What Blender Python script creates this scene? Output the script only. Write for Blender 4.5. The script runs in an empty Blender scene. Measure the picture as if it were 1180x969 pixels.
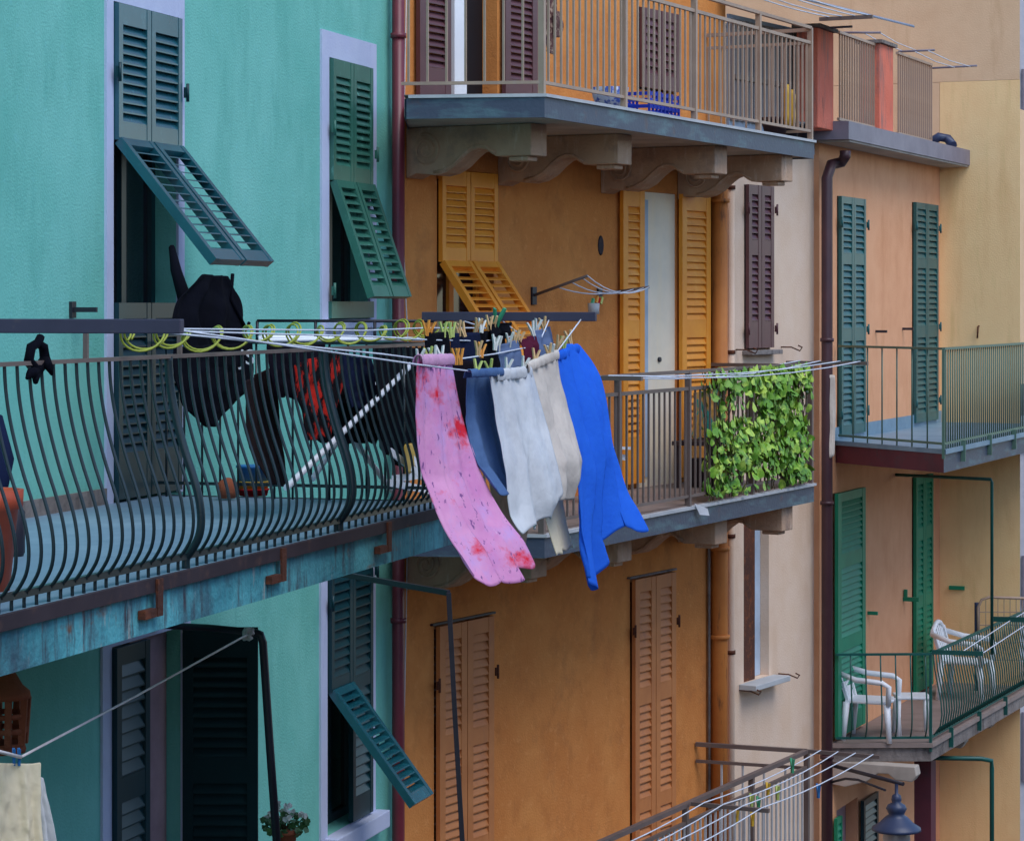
import bpy, bmesh, math, random
from mathutils import Vector, Matrix, noise
random.seed(7)
F = 3000.0; CU = 590.0; VH = 350.0        # focal length in photo pixels, image centre, horizon row
SC = bpy.context.scene
COL = SC.collection
rad = math.radians

# ------------------------------------------------------------------ materials
def lin(c):
    return tuple(((x/255)/12.92 if x/255 <= .04045 else ((x/255+.055)/1.055)**2.4) for x in c)
def newmat(name):
    m = bpy.data.materials.new(name); m.use_nodes = True
    nt = m.node_tree; b = nt.nodes['Principled BSDF']
    return m, nt, b
def texmix(nt, coord, scale, detail, c1, c2, lo, hi, prev=None, rough=.6):
    n = nt.nodes.new('ShaderNodeTexNoise'); n.inputs['Scale'].default_value = 1
    n.inputs['Detail'].default_value = detail; n.inputs['Roughness'].default_value = rough
    mp = nt.nodes.new('ShaderNodeMapping'); mp.inputs['Scale'].default_value = scale
    nt.links.new(coord, mp.inputs['Vector']); nt.links.new(mp.outputs[0], n.inputs['Vector'])
    r = nt.nodes.new('ShaderNodeMapRange'); r.inputs[1].default_value = lo; r.inputs[2].default_value = hi
    nt.links.new(n.outputs['Fac'], r.inputs[0])
    mx = nt.nodes.new('ShaderNodeMix'); mx.data_type = 'RGBA'
    nt.links.new(r.outputs[0], mx.inputs[0])
    if prev is not None: nt.links.new(prev, mx.inputs[6])
    else: mx.inputs[6].default_value = (*c1, 1)
    mx.inputs[7].default_value = (*c2, 1)
    return mx.outputs[2], n.outputs['Fac']
def M(name, c, rough=.6, spec=.5, c2=None, layers=(), bump=0, bscale=40, metal=0, sheen=0, trans=0):
    """c: sRGB 0-255 base colour; layers: (scale3, colour, lo, hi) noise blotches on top"""
    m, nt, b = newmat(name)
    b.inputs['Roughness'].default_value = rough
    b.inputs['Specular IOR Level'].default_value = spec
    b.inputs['Metallic'].default_value = metal
    if trans: b.inputs['Transmission Weight'].default_value = trans
    if sheen: pass
    tc = nt.nodes.new('ShaderNodeTexCoord').outputs['Object']
    out = None
    if c2 is None: c2 = tuple(x*.86 for x in c)
    out, _ = texmix(nt, tc, (3, 3, 3), 5, lin(c), lin(c2), .35, .7)
    for sc_, cc, lo, hi in layers:
        out, _ = texmix(nt, tc, sc_, 6, None, lin(cc), lo, hi, prev=out, rough=.65)
    nt.links.new(out, b.inputs['Base Color'])
    if bump:
        n = nt.nodes.new('ShaderNodeTexNoise'); n.inputs['Scale'].default_value = bscale; n.inputs['Detail'].default_value = 4
        nt.links.new(tc, n.inputs['Vector'])
        bp = nt.nodes.new('ShaderNodeBump'); bp.inputs['Strength'].default_value = bump; bp.inputs['Distance'].default_value = .01
        nt.links.new(n.outputs['Fac'], bp.inputs['Height']); nt.links.new(bp.outputs[0], b.inputs['Normal'])
    return m
m_teal = M('teal stucco', (114,188,174), .95, .1, (106,182,168), [((.6,.6,.4),(132,202,190),.42,.72), ((2.5,2.5,1.0),(98,172,158),.5,.8), ((7,7,1.5),(104,178,166),.56,.8), ((14,14,14),(122,198,196),.58,.85), ((30,30,30),(150,206,202),.7,.8)], .5, 60)
m_orange = M('orange stucco', (218,146,82), .95, .1, (208,134,72), [((.8,.8,.6),(202,124,66),.42,.72), ((1.7,1.7,1.5),(160,102,66),.56,.82), ((4,4,3.2),(182,112,62),.5,.85), ((13,13,13),(226,160,98),.56,.82), ((24,24,24),(174,112,70),.6,.82), ((45,45,45),(120,80,60),.7,.76)], .6, 50)
m_cream = M('cream stucco', (228,202,180), .95, .1, (222,192,166), [((3,3,.8),(206,172,142),.52,.8), ((1.5,1.5,.4),(232,206,180),.5,.8), ((12,12,.6),(176,138,108),.66,.85)], .4, 50)
m_peach = M('peach stucco', (230,170,130), .95, .1, (222,160,120), [((3,3,.9),(212,148,106),.5,.8), ((16,16,16),(236,184,148),.6,.85), ((1,1,.5),(232,176,136),.5,.8)], .4, 50)
m_yellow = M('yellow stucco', (250,214,158), .95, .1, (246,206,150), [((3,3,.6),(230,186,130),.52,.8), ((9,9,1),(228,196,136),.55,.8)], .4, 50)
m_tan = M('tan stucco', (230,196,158), .95, .1, (222,186,148), [((3,3,.4),(200,160,118),.55,.8)], .4, 50)
m_lilac = M('lilac paint', (192,200,224), .9, .1, (182,190,218), [((5,5,1),(150,160,196),.6,.85)], .2, 60)
m_rose = M('rosy plaster', (172,146,150), .9, .1)
m_pillar = M('red painted concrete', (226,128,106), .9, .1, (216,116,94), [((7,7,1.2),(150,116,108),.5,.7), ((4,4,1),(96,76,72),.6,.75)], .6, 40)
m_conc = M('weathered concrete', (140,132,128), .9, .2, (112,104,100), [((8,8,3),(80,74,72),.5,.75)], .8, 30)
m_stone = M('corbel stone', (192,160,134), .95, .1, (176,144,120), [((4,4,4),(140,120,110),.52,.76), ((16,16,3),(212,192,174),.55,.8)], .6, 40)
m_under = M('balcony underside plaster', (188,178,168), .95, .1)
m_tile = M('balcony floor tiles', (122,150,168), .5, .3, (108,136,156), [((2,2,2),(138,164,180),.5,.75)])
m_tile2 = M('brown floor tiles', (150,134,128), .6, .3, (130,116,110))
m_lip = M('marble slab edge', (188,190,192), .6, .3, (168,172,176), [((5,5,5),(120,126,128),.6,.8)])
m_fasc = M('blue grey metal fascia', (66,76,94), .5, .4, (62,72,90), [((2,2,8),(86,116,124),.5,.7), ((5,5,5),(92,72,72),.6,.75)], .3, 30)
m_fascr = M('maroon metal fascia', (104,44,58), .6, .4, (84,38,52), [((4,4,4),(70,56,66),.55,.75)])
m_copper = M('weathered turquoise edge', (74,158,168), .75, .3, (52,126,140),
   [((1.3,1.3,2),(96,180,190),.42,.62), ((6,6,1.6),(60,96,112),.46,.7), ((14,14,2.2),(66,58,66),.54,.68), ((10,10,2.6),(170,168,162),.58,.72), ((2.2,2.2,1.8),(60,82,96),.52,.72), ((3.5,3.5,5),(120,86,66),.6,.72)], .6, 40)
m_rust = M('rusty iron', (92,52,36), .8, .3, (66,40,34), [((12,12,12),(126,70,40),.5,.7)], .5, 60)
m_brownedge = M('rusted slab strip', (60,50,56), .8, .3, (48,40,46), [((9,9,9),(92,68,60),.56,.76)])
m_gdark = M('dark green iron', (14,38,44), .35, .6, (10,30,36), [((30,30,6),(104,92,74),.62,.72)])
m_beam = M('painted steel beam', (66,64,84), .55, .4, (54,52,70), [((8,8,8),(88,78,84),.6,.75)])
m_black = M('black steel tube', (34,32,44), .5, .5)
m_brail = M('brown grey steel railing', (172,148,128), .5, .5, (152,128,112), [((12,12,4),(160,142,132),.55,.75)])
m_brail2 = M('grey brown railing', (112,96,90), .5, .5, (96,82,78))
m_grail = M('green painted railing', (18,92,84), .45, .5, (14,76,72))
m_grail3 = M('sage green railing', (88,120,104), .5, .5)
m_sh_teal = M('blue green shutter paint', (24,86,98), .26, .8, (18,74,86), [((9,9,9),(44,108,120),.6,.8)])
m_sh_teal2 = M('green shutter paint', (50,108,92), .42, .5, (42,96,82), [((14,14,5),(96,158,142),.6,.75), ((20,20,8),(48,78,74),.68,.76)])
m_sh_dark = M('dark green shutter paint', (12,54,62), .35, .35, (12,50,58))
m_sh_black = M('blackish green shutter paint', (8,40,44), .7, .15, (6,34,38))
m_sh_or = M('orange shutter paint', (240,156,46), .55, .4, (230,142,38), [((6,6,3),(244,170,70),.55,.8)])
m_sh_dull = M('faded orange shutter paint', (196,126,72), .6, .35, (182,112,62), [((9,9,3),(170,108,70),.55,.8)])
m_sh_br = M('brown shutter paint', (98,58,62), .42, .5, (84,50,54))
m_sh_grn = M('emerald shutter paint', (12,134,98), .5, .4, (10,120,88), [((12,12,6),(40,150,116),.6,.8)])
m_sh_peach = M('deep green shutter paint', (40,98,98), .4, .5, (32,84,86))
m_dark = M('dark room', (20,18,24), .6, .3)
m_room = M('dim interior wall', (90,78,84), .9, .1)
m_glass = M('dark window glass', (30,34,46), .08, .8)
m_whitep = M('white door paint', (246,230,204), .7, .3, (232,218,196), [((5,5,.7),(244,224,190),.5,.8)])
m_bluew = M('bluish white plaster', (182,200,220), .8, .2)
m_pipe_r = M('maroon drainpipe', (118,44,56), .4, .5, (98,36,48), [((12,12,1.5),(140,80,80),.6,.8)])
m_pipe_o = M('ochre drainpipe', (204,128,62), .6, .3, (186,112,54), [((9,9,2),(110,70,46),.6,.72)])
m_pipe_b = M('dark brown drainpipe', (76,46,50), .45, .4, (62,38,44))
m_gut = M('grey metal gutter', (132,126,138), .5, .4, (112,106,120))
m_cable = M('white cable', (232,226,226), .6, .3)
m_rope = M('pale clothes line', (226,232,244), .6, .3)
m_hose = M('yellow green plastic hose', (162,170,56), .4, .5, (142,152,48))
m_terra = M('terracotta plastic', (206,92,60), .55, .4, (170,70,46))
m_clay = M('terracotta clay', (156,88,62), .9, .2, (128,70,50), [((10,10,10),(176,110,84),.55,.8)], .5, 30)
m_leaf = M('ivy leaf', (126,174,54), .5, .4, (82,136,38), [((5,5,5),(184,212,90),.48,.6), ((9,9,9),(56,104,40),.55,.65)])
m_leaf2 = M('small leaves', (70,110,60), .5, .5, (50,90,50))
m_petal = M('white petals', (220,222,214), .6, .3)
m_stem = M('plant stem', (74,70,40), .8, .2)
m_plastic = M('white plastic', (238,240,244), .4, .5, (230,234,240))
m_wood = M('pale wood pin', (214,180,132), .7, .3, (196,160,112))
m_pinw = M('white plastic pin', (222,224,216), .5, .4)
m_pinl = M('lime plastic pin', (188,204,112), .5, .4)
m_pino = M('orange plastic pin', (226,150,56), .5, .4)
m_ping = M('green plastic pin', (66,160,118), .5, .4)
m_pinb = M('blue plastic pin', (40,120,190), .5, .4)
m_piny = M('yellow plastic pin', (220,176,56), .5, .4)
def cl(name, c, layers=(), c2=None):
    m = M(name, c, .95, .1, c2, layers, .45, 30); nt = m.node_tree; b = nt.nodes['Principled BSDF']
    tr = nt.nodes.new('ShaderNodeBsdfTranslucent'); mx = nt.nodes.new('ShaderNodeMixShader'); mx.inputs[0].default_value = .3
    src = b.inputs['Base Color'].links[0].from_socket; nt.links.new(src, tr.inputs[0])
    nt.links.new(b.outputs[0], mx.inputs[1]); nt.links.new(tr.outputs[0], mx.inputs[2])
    nt.links.new(mx.outputs[0], nt.nodes['Material Output'].inputs[0]); return m
m_pink = cl('pink printed cotton', (248,184,224), [((3,3,2),(214,184,240),.5,.7), ((1.6,1.6,2.2),(244,56,76),.52,.6), ((30,30,11),(150,100,160),.6,.64), ((17,17,17),(250,224,240),.66,.74)], (226,146,204))
m_pinkb = cl('pale pink cotton', (240,190,226))
m_redc = cl('red cotton', (222,48,60))
m_bluec = cl('vivid blue cotton', (54,126,244), (), (44,112,234))
m_greyb = cl('slate blue cotton', (104,136,182), (), (80,110,158))
m_whitec = cl('white cotton', (244,246,248), [((2,2,1),(196,206,220),.5,.8)])
m_knit = cl('cream knit', (246,236,224), [((2,2,1),(204,184,172),.5,.8)])
m_beige = cl('beige cotton', (214,186,164))
m_black_c = cl('black cotton', (12,12,20), (), (18,20,32))
m_navy = cl('navy cotton', (34,44,78), (), (26,34,60))
m_denim = cl('blue grey cotton', (118,138,176))
m_maroon = cl('maroon cotton', (104,36,62))
m_brownc = cl('dark brown cloth', (52,40,42), [((12,12,12),(66,52,50),.5,.75)])
m_redblk = cl('black and red cloth', (26,22,28), [((5,5,4),(210,50,40),.5,.54)])
m_purp = cl('dark plum cloth', (30,24,38))
m_yellowc = cl('pale yellow cotton', (250,240,212), (), (244,232,202))
m_lightb = cl('light blue cotton', (84,146,222))
m_aqua = cl('aqua white cloth', (176,210,222))
m_pattern = cl('patterned beige cloth', (132,96,92), [((22,22,22),(196,170,150),.52,.58), ((16,16,16),(84,44,62),.55,.6)])
m_multi = cl('orange and teal quilted cloth', (208,158,84), [((5,5,4),(40,140,130),.54,.58), ((7,7,7),(200,170,120),.6,.64)])
m_lamp = M('blue grey lamp paint', (46,60,92), .45, .5, (38,50,80))
m_lglass = M('frosted lamp glass', (176,170,172), .3, .5)
m_board = M('grey timber boards', (150,140,136), .8, .2, (130,122,120), [((18,18,.6),(96,92,98),.5,.75)])
m_sheet = M('blue grey corrugated sheet', (150,164,184), .5, .4, (130,146,168))
m_bcrate = M('blue plastic crate', (28,60,190), .5, .4)
m_bwpot = M('blue and white glazed pot', (196,206,226), .3, .5, None, [((14,14,14),(60,90,180),.52,.58)])
m_ground = M('street paving', (70,68,68), .9, .2, (58,56,56), [((3,3,3),(60,58,58),.5,.8)])
m_far = M('pale far plaster', (196,196,206), .9, .2, (176,178,190))

# ------------------------------------------------------------------ frames
class Frame:
    """plan frame on a facade: s runs along it, o outwards from it, z up"""
    def __init__(f, x, y, dx, dy):
        l = math.hypot(dx, dy); f.O = (x, y); f.d = (dx/l, dy/l); f.n = (dy/l, -dx/l)
        f.ang = math.atan2(f.d[1], f.d[0])
    def w(f, s, o, z): return Vector((f.O[0]+f.d[0]*s+f.n[0]*o, f.O[1]+f.d[1]*s+f.n[1]*o, z))
    def s(f, u, o=0):
        k = (u-CU)/F; ax = f.O[0]+f.n[0]*o; ay = f.O[1]+f.n[1]*o
        return (k*ay-ax)/(f.d[0]-k*f.d[1])
    def o(f, u, s):
        k = (u-CU)/F; ax = f.O[0]+f.d[0]*s; ay = f.O[1]+f.d[1]*s
        return (k*ay-ax)/(f.n[0]-k*f.n[1])
    def Y(f, s, o): return f.O[1]+f.d[1]*s+f.n[1]*o
    def z(f, s, o, v): return (VH-v)/F*f.Y(s, o)
    def p(f, u, v, o=0):
        s = f.s(u, o); return (s, o, f.z(s, o, v))
    def q(f, u, v, s):
        o = f.o(u, s); return (s, o, f.z(s, o, v))
    def inv(f, X, Y):
        a, b = X-f.O[0], Y-f.O[1]; return (a*f.d[0]+b*f.d[1], a*f.n[0]+b*f.n[1])
    def h(f, u, v, z):
        """pixel on the horizontal plane z"""
        Y = z*F/(VH-v); return (*f.inv((u-CU)/F*Y, Y), z)
def vpframe(u, Y, vp): return Frame((u-CU)/F*Y, Y, (vp-CU)/F, 1)
W = Frame(0, 0, 1, 0)                       # world: s = X, o = -Y
def P(u, v, Y): return ((u-CU)/F*Y, -Y, (VH-v)/F*Y)
TEAL = vpframe(126, 16.3, 1468)
RAIL = vpframe(0, 10.7, 1468)               # teal balcony railing line
ORNG = vpframe(466, 21.6, 2330)
PEACH = vpframe(944, 28.9, 1850)
s_in = PEACH.s(1083)
_c = PEACH.w(s_in, 0, 0)
YEL = Frame(_c.x, _c.y, PEACH.n[0], PEACH.n[1])

# ------------------------------------------------------------------ mesh building
class MB:
    def __init__(g): g.v = []; g.f = []; g.sm = []
    def add(g, vs, fs, smooth=False):
        b = len(g.v); g.v += [tuple(x) for x in vs]
        for f in fs: g.f.append([b+i for i in f]); g.sm.append(smooth)
        return b
    def box(g, s0, s1, o0, o1, z0, z1):
        vs = [(s, o, z) for z in (z0, z1) for o in (o0, o1) for s in (s0, s1)]
        return g.add(vs, [(0,1,3,2),(4,6,7,5),(0,4,5,1),(2,3,7,6),(0,2,6,4),(1,5,7,3)])
    def rot(g, b, c, ang):
        """rotate verts from index b about the s axis through (o,z)=c: bottom swings outwards"""
        ca, sa = math.cos(ang), math.sin(ang)
        for i in range(b, len(g.v)):
            s, o, z = g.v[i]; oo, zz = o-c[0], z-c[1]
            g.v[i] = (s, c[0]+oo*ca-zz*sa, c[1]+oo*sa+zz*ca)
    def rotz(g, b, c, ang):
        ca, sa = math.cos(ang), math.sin(ang)
        for i in range(b, len(g.v)):
            s, o, z = g.v[i]; a, e = s-c[0], o-c[1]
            g.v[i] = (c[0]+a*ca-e*sa, c[1]+a*sa+e*ca, z)
    def tube(g, pts, r, n=6, cap=True, rs=None):
        pts = [Vector(p) for p in pts]; rings = []; up = Vector((0, 0, 1))
        prev = None
        for i, p in enumerate(pts):
            t = (pts[min(i+1, len(pts)-1)]-pts[max(i-1, 0)]).normalized()
            if prev is None:
                a = up if abs(t.z) < .9 else Vector((1, 0, 0))
                x = t.cross(a).normalized()
            else: x = (prev-t*prev.dot(t)).normalized()
            prev = x; y = t.cross(x); rr = rs[i] if rs else r
            rings.append([p+(x*math.cos(2*math.pi*k/n)+y*math.sin(2*math.pi*k/n))*rr for k in range(n)])
        b = g.add([v for q in rings for v in q], [], True)
        for i in range(len(pts)-1):
            for k in range(n):
                g.f.append([b+i*n+k, b+i*n+(k+1)%n, b+(i+1)*n+(k+1)%n, b+(i+1)*n+k]); g.sm.append(True)
        if cap:
            g.f.append([b+k for k in range(n)][::-1]); g.sm.append(False)
            g.f.append([b+(len(pts)-1)*n+k for k in range(n)]); g.sm.append(False)
        return b
    def bar(g, p, q, w, h):
        """rectangular bar from p to q, w across (horizontal), h vertical"""
        p, q = Vector(p), Vector(q); t = (q-p).normalized()
        a = Vector((0, 0, 1)) if abs(t.z) < .95 else Vector((1, 0, 0))
        x = t.cross(a).normalized()*w/2; y = x.cross(t).normalized()*h/2
        vs = [e+i*x+j*y for e in (p, q) for i, j in ((-1,-1),(1,-1),(1,1),(-1,1))]
        g.add(vs, [(3,2,1,0),(4,5,6,7),(0,1,5,4),(1,2,6,5),(2,3,7,6),(3,0,4,7)])
    def prism(g, poly, z0, z1):
        """plan polygon (s,o) extruded in z"""
        n = len(poly)
        g.add([(a, b, z0) for a, b in poly]+[(a, b, z1) for a, b in poly],
              [list(range(n))[::-1], list(range(n, 2*n))]+[(i, (i+1)%n, n+(i+1)%n, n+i) for i in range(n)])
    def prism_s(g, poly, s0, s1):
        """profile polygon (o,z) extruded along s"""
        n = len(poly)
        g.add([(s0, a, b) for a, b in poly]+[(s1, a, b) for a, b in poly],
              [list(range(n))[::-1], list(range(n, 2*n))]+[(i, (i+1)%n, n+(i+1)%n, n+i) for i in range(n)])
    def lathe(g, c, prof, n=16, cap=True):
        """prof: (r, z) relative to c"""
        b = g.add([(c[0]+r*math.cos(2*math.pi*k/n), c[1]+r*math.sin(2*math.pi*k/n), c[2]+z) for r, z in prof for k in range(n)], [])
        for i in range(len(prof)-1):
            for k in range(n):
                g.f.append([b+i*n+k, b+i*n+(k+1)%n, b+(i+1)*n+(k+1)%n, b+(i+1)*n+k]); g.sm.append(True)
        if cap:
            g.f.append([b+k for k in range(n)]); g.sm.append(False)
            g.f.append([b+(len(prof)-1)*n+k for k in range(n)][::-1]); g.sm.append(False)
    def build(g, name, mat, root=None, parent=None, bevel=0):
        """root: the Thing that owns it (its origin and frame)"""
        o0 = root.org if root else (0, 0, 0)
        me = bpy.data.meshes.new(name)
        me.from_pydata([(v[0]-o0[0], -(v[1]-o0[1]), v[2]-o0[2]) for v in g.v], [], g.f)
        for p, sm in zip(me.polygons, g.sm): p.use_smooth = sm
        bm = bmesh.new(); bm.from_mesh(me); bmesh.ops.recalc_face_normals(bm, faces=bm.faces); bm.to_mesh(me); bm.free()
        me.materials.append(mat)
        ob = bpy.data.objects.new(name, me); COL.objects.link(ob)
        if parent is not None: ob.parent = parent
        elif root is not None: ob.parent = root.e
        if bevel:
            md = ob.modifiers.new('Bevel', 'BEVEL'); md.width = bevel; md.segments = 2; md.limit_method = 'ANGLE'; md.angle_limit = .6
        return ob
def tag(o, label=None, cat=None, group=None, kind=None):
    if label: o['label'] = label
    if cat: o['category'] = cat
    if group: o['group'] = group
    if kind: o['kind'] = kind
    return o
class Thing:
    def __init__(t, name, label, cat, fr, org, group=None):
        t.fr = fr; t.org = tuple(org); t.e = bpy.data.objects.new(name, None); COL.objects.link(t.e)
        t.e.location = fr.w(*org); t.e.rotation_euler = (0, 0, fr.ang); t.e.empty_display_size = .1
        tag(t.e, label, cat, group)
def single(mb, name, mat, label, cat, fr, org, group=None, bevel=0, kind=None):
    """a thing made of one mesh"""
    class R: pass
    r = R(); r.org = tuple(org); r.e = None
    ob = mb.build(name, mat, r, None, bevel)
    ob.location = fr.w(*org); ob.rotation_euler = (0, 0, fr.ang)
    tag(ob, label, cat, group, kind); return ob
def rep(ob, ds, do=0, dz=0):
    c = ob.copy(); COL.objects.link(c); c.location = ob.location+Vector((ds, -do, dz)); return c

# ------------------------------------------------------------------ wall with real openings
def wall_mesh(mb, s0, s1, z0, z1, holes, depth=.28):
    ss = sorted({s0, s1, *[h[0] for h in holes], *[h[1] for h in holes]})
    zs = sorted({z0, z1, *[h[2] for h in holes], *[h[3] for h in holes]})
    for a, b in zip(ss, ss[1:]):
        for c, d in zip(zs, zs[1:]):
            ms, mz = (a+b)/2, (c+d)/2
            if any(h[0] < ms < h[1] and h[2] < mz < h[3] for h in holes): continue
            mb.add([(a,0,c),(b,0,c),(b,0,d),(a,0,d)], [(0,1,2,3)])
    for a, b, c, d in holes:
        D = -depth
        mb.add([(a,0,c),(b,0,c),(b,D,c),(a,D,c)], [(0,1,2,3)])
        mb.add([(a,0,d),(b,0,d),(b,D,d),(a,D,d)], [(0,1,2,3)])
        mb.add([(a,0,c),(a,0,d),(a,D,d),(a,D,c)], [(0,1,2,3)])
        mb.add([(b,0,c),(b,0,d),(b,D,d),(b,D,c)], [(0,1,2,3)])
        mb.add([(a,D,c),(b,D,c),(b,D,d),(a,D,d)], [(0,1,2,3)])
def body(mb, s0, s1, z0, z1, depth):
    """the house behind the facade"""
    e = .32
    mb.add([(s0,0,z0),(s0,-depth,z0),(s0,-depth,z1),(s0,0,z1)], [(0,1,2,3)])
    mb.add([(s1,0,z0),(s1,-depth,z0),(s1,-depth,z1),(s1,0,z1)], [(0,1,2,3)])
    mb.add([(s0,-depth,z0),(s1,-depth,z0),(s1,-depth,z1),(s0,-depth,z1)], [(0,1,2,3)])
    mb.add([(s0,0,z1),(s1,0,z1),(s1,-depth,z1),(s0,-depth,z1)], [(0,1,2,3)])
def leaf(mb, s0, s1, z0, z1, o0, th=.04, panels=None, stile=.05, rail=.07, pitch=.06, tilt=.43, solid_back=False):
    """one louvred leaf; panels: list of (z0,z1) louvre fields; returns first vertex index"""
    b = len(mb.v); o1 = o0+th
    if panels is None: panels = [(z0+rail, z1-rail)]
    mb.box(s0, s0+stile, o0, o1, z0, z1); mb.box(s1-stile, s1, o0, o1, z0, z1)
    zz = [z0]
    for a, c in sorted(panels): zz += [a, c]
    zz.append(z1)
    for i in range(0, len(zz), 2): mb.box(s0+stile, s1-stile, o0+.003, o1-.003, zz[i], zz[i+1])
    for a, c in panels:
        n = max(2, round((c-a)/pitch)); dz = (c-a)/n
        for k in range(n):
            z = a+(k+.5)*dz; h = dz*tilt
            mb.add([(s, o, zq) for s in (s0+stile, s1-stile) for o, zq in ((o1-.004, z-h-.004), (o1-.004, z-h+.006), (o0+.006, z+h+.004), (o0+.006, z+h-.006))],
                   [(0,1,2,3),(7,6,5,4),(0,4,5,1),(1,5,6,2),(2,6,7,3),(3,7,4,0)])
    if solid_back: mb.box(s0+stile, s1-stile, o0+.0005, o0+.0025, z0+.01, z1-.01)
    return b
def hinges(root, par, lst, mat):
    for s, z in lst:
        g = MB(); g.box(s-.022, s+.022, .05, .065, z-.035, z+.035); g.tube([(s, .07, z-.06), (s, .07, z+.06)], .012)
        g.build('hinge', mat, root, par)
def frame_mb(s0, s1, z0, z1, w, o0, o1, bottom=True, wt=None):
    g = MB(); wt = wt or w
    g.box(s0-w, s0, o0, o1, z0-(w if bottom else 0), z1+wt); g.box(s1, s1+w, o0, o1, z0-(w if bottom else 0), z1+wt)
    g.box(s0, s1, o0, o1-.001, z1, z1+wt)
    if bottom: g.box(s0, s1, o0, o1-.001, z0-w, z0)
    return g

# =================================================================== SETTING
GZ = -13.0
g = MB(); g.add([(-120, -160, GZ), (140, -160, GZ), (140, 120, GZ), (-120, 120, GZ)], [(0,1,2,3)])
single(g, 'ground', m_ground, 'street paving far below the balconies', 'ground', W, (0, 0, GZ), kind='structure')

# =================================================================== TEAL HOUSE
T = TEAL
th = Thing('teal_house', 'turquoise stucco house with louvred shutters and lilac window surrounds', 'house', T, (0, 0, GZ))
FLOOR = -1.25
def sp(fr, u0, u1): return fr.s(u0), fr.s(u1)
w1 = sp(T, 128, 203); z1t = T.z(T.s(165), 0, 11)
w2 = sp(T, 377, 424)
z2t, z2b = T.z(T.s(400), 0, 72), T.z(T.s(400), 0, 368)
w3 = (T.s(126), T.s(208)); z3t = T.z(T.s(145), 0, 740)
w4 = sp(T, 375, 424); z4t, z4b = T.z(T.s(400), 0, 628), T.z(T.s(400), 0, 950)
teal_end = T.s(459)
FL1 = FLOOR-3.25
holes = [(w1[0], w1[1], FLOOR, z1t), (w2[0], w2[1], z2b, z2t), (w3[0], w3[1], FL1-.9, z3t), (w4[0], w4[1], z4b, z4t)]
g = MB(); wall_mesh(g, -13, teal_end, GZ, 6, holes); body(g, -13, teal_end, GZ, 6, 8)
g.build('wall', m_teal, th)
# base band of broken plaster by the balcony floor
g = MB(); g.box(-12, w1[0]-.1, 0, .02, FLOOR, FLOOR+.1); g.build('skirting', m_conc, th)

def casement(root, s0, s1, z0, z1, matf, name='window', glass=True, split=True):
    """inner window: frame mesh is the part, panes its child"""
    g = MB(); a = -.2
    g.box(s0+.002, s0+.06, a, a+.05, z0+.002, z1-.002); g.box(s1-.06, s1-.002, a, a+.05, z0+.002, z1-.002)
    g.box(s0+.06, s1-.06, a, a+.049, z0+.002, z0+.07); g.box(s0+.06, s1-.06, a, a+.049, z1-.07, z1-.002)
    if split: m = (s0+s1)/2; g.box(m-.035, m+.035, a, a+.055, z0+.07, z1-.07)
    win = g.build(name, matf, root)
    q = MB(); q.box(s0+.06, s1-.06, a+.012, a+.02, z0+.07, z1-.07)
    q.build('pane', m_glass if glass else m_room, root, win)
    return win
def pair(root, win, s0, s1, z0, z1, mat, panels_fn=None, names=('shutter', 'shutter'), o=.015, gap=.006, **kw):
    m = (s0+s1)/2; out = []
    for nm, a, b in ((names[0], s0, m-gap), (names[1], m+gap, s1)):
        g = MB(); leaf(g, a, b, z0, z1, o, panels=panels_fn, **kw); out.append(g.build(nm, mat, root, win))
    return out

# window 1: tall balcony door, louvred, middle flaps pushed out
s0, s1 = w1
zh, zl = T.z(T.s(150), 0, 166), T.z(T.s(150), 0, 349)
win = casement(th, s0, s1, FLOOR, z1t, m_sh_dark, 'balcony_door')
frame_mb(s0, s1, FLOOR, z1t, .1, 0, .018, bottom=False, wt=.6).build('surround', m_lilac, th, win)
o = .03
def upper_lower(root, win, s0, s1, z0, zl, zh, z1, mat, matlow=None, rail=.08, pitch=.06, ztopr=.14):
    m = (s0+s1)/2
    for a, b in ((s0+.01, m-.006), (m+.006, s1-.01)):
        g = MB(); leaf(g, a, b, zh+.01, z1-.01, .01, panels=[(zh+.12, z1-ztopr)], pitch=pitch, stile=.06); g.build('upper_shutter', mat, root, win)
        if zl-z0 > .3:
            g = MB(); leaf(g, a, b, z0+.02, zl, .01, panels=[(z0+.3, zl-.1)] if zl-z0 > 1 else [(z0+.1, zl-.08)], pitch=pitch, stile=.06)
            g.build('lower_shutter', matlow or mat, root, win)
def flap(root, win, a, b, zh, length, ang, mat, pitch=.066):
    g = MB(); leaf(g, a+.008, b-.008, zh-length, zh, .012, th=.06, panels=[(zh-length+.08, zh-.06)], pitch=pitch, stile=.055)
    g.rot(0, (.03, zh), ang); ob = g.build('flap_shutter', mat, root, win)
    # stay rod behind
    return ob
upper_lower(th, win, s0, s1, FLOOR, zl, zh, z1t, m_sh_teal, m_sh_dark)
m = (s0+s1)/2
flap(th, win, s0+.01, m-.006, zh, 1.0, rad(40), m_sh_teal); flap(th, win, m+.006, s1-.01, zh, 1.0, rad(40), m_sh_teal)
hinges(th, win, [(s0-.02, 1.45), (s1+.03, 1.4)], m_sh_dark)
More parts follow.
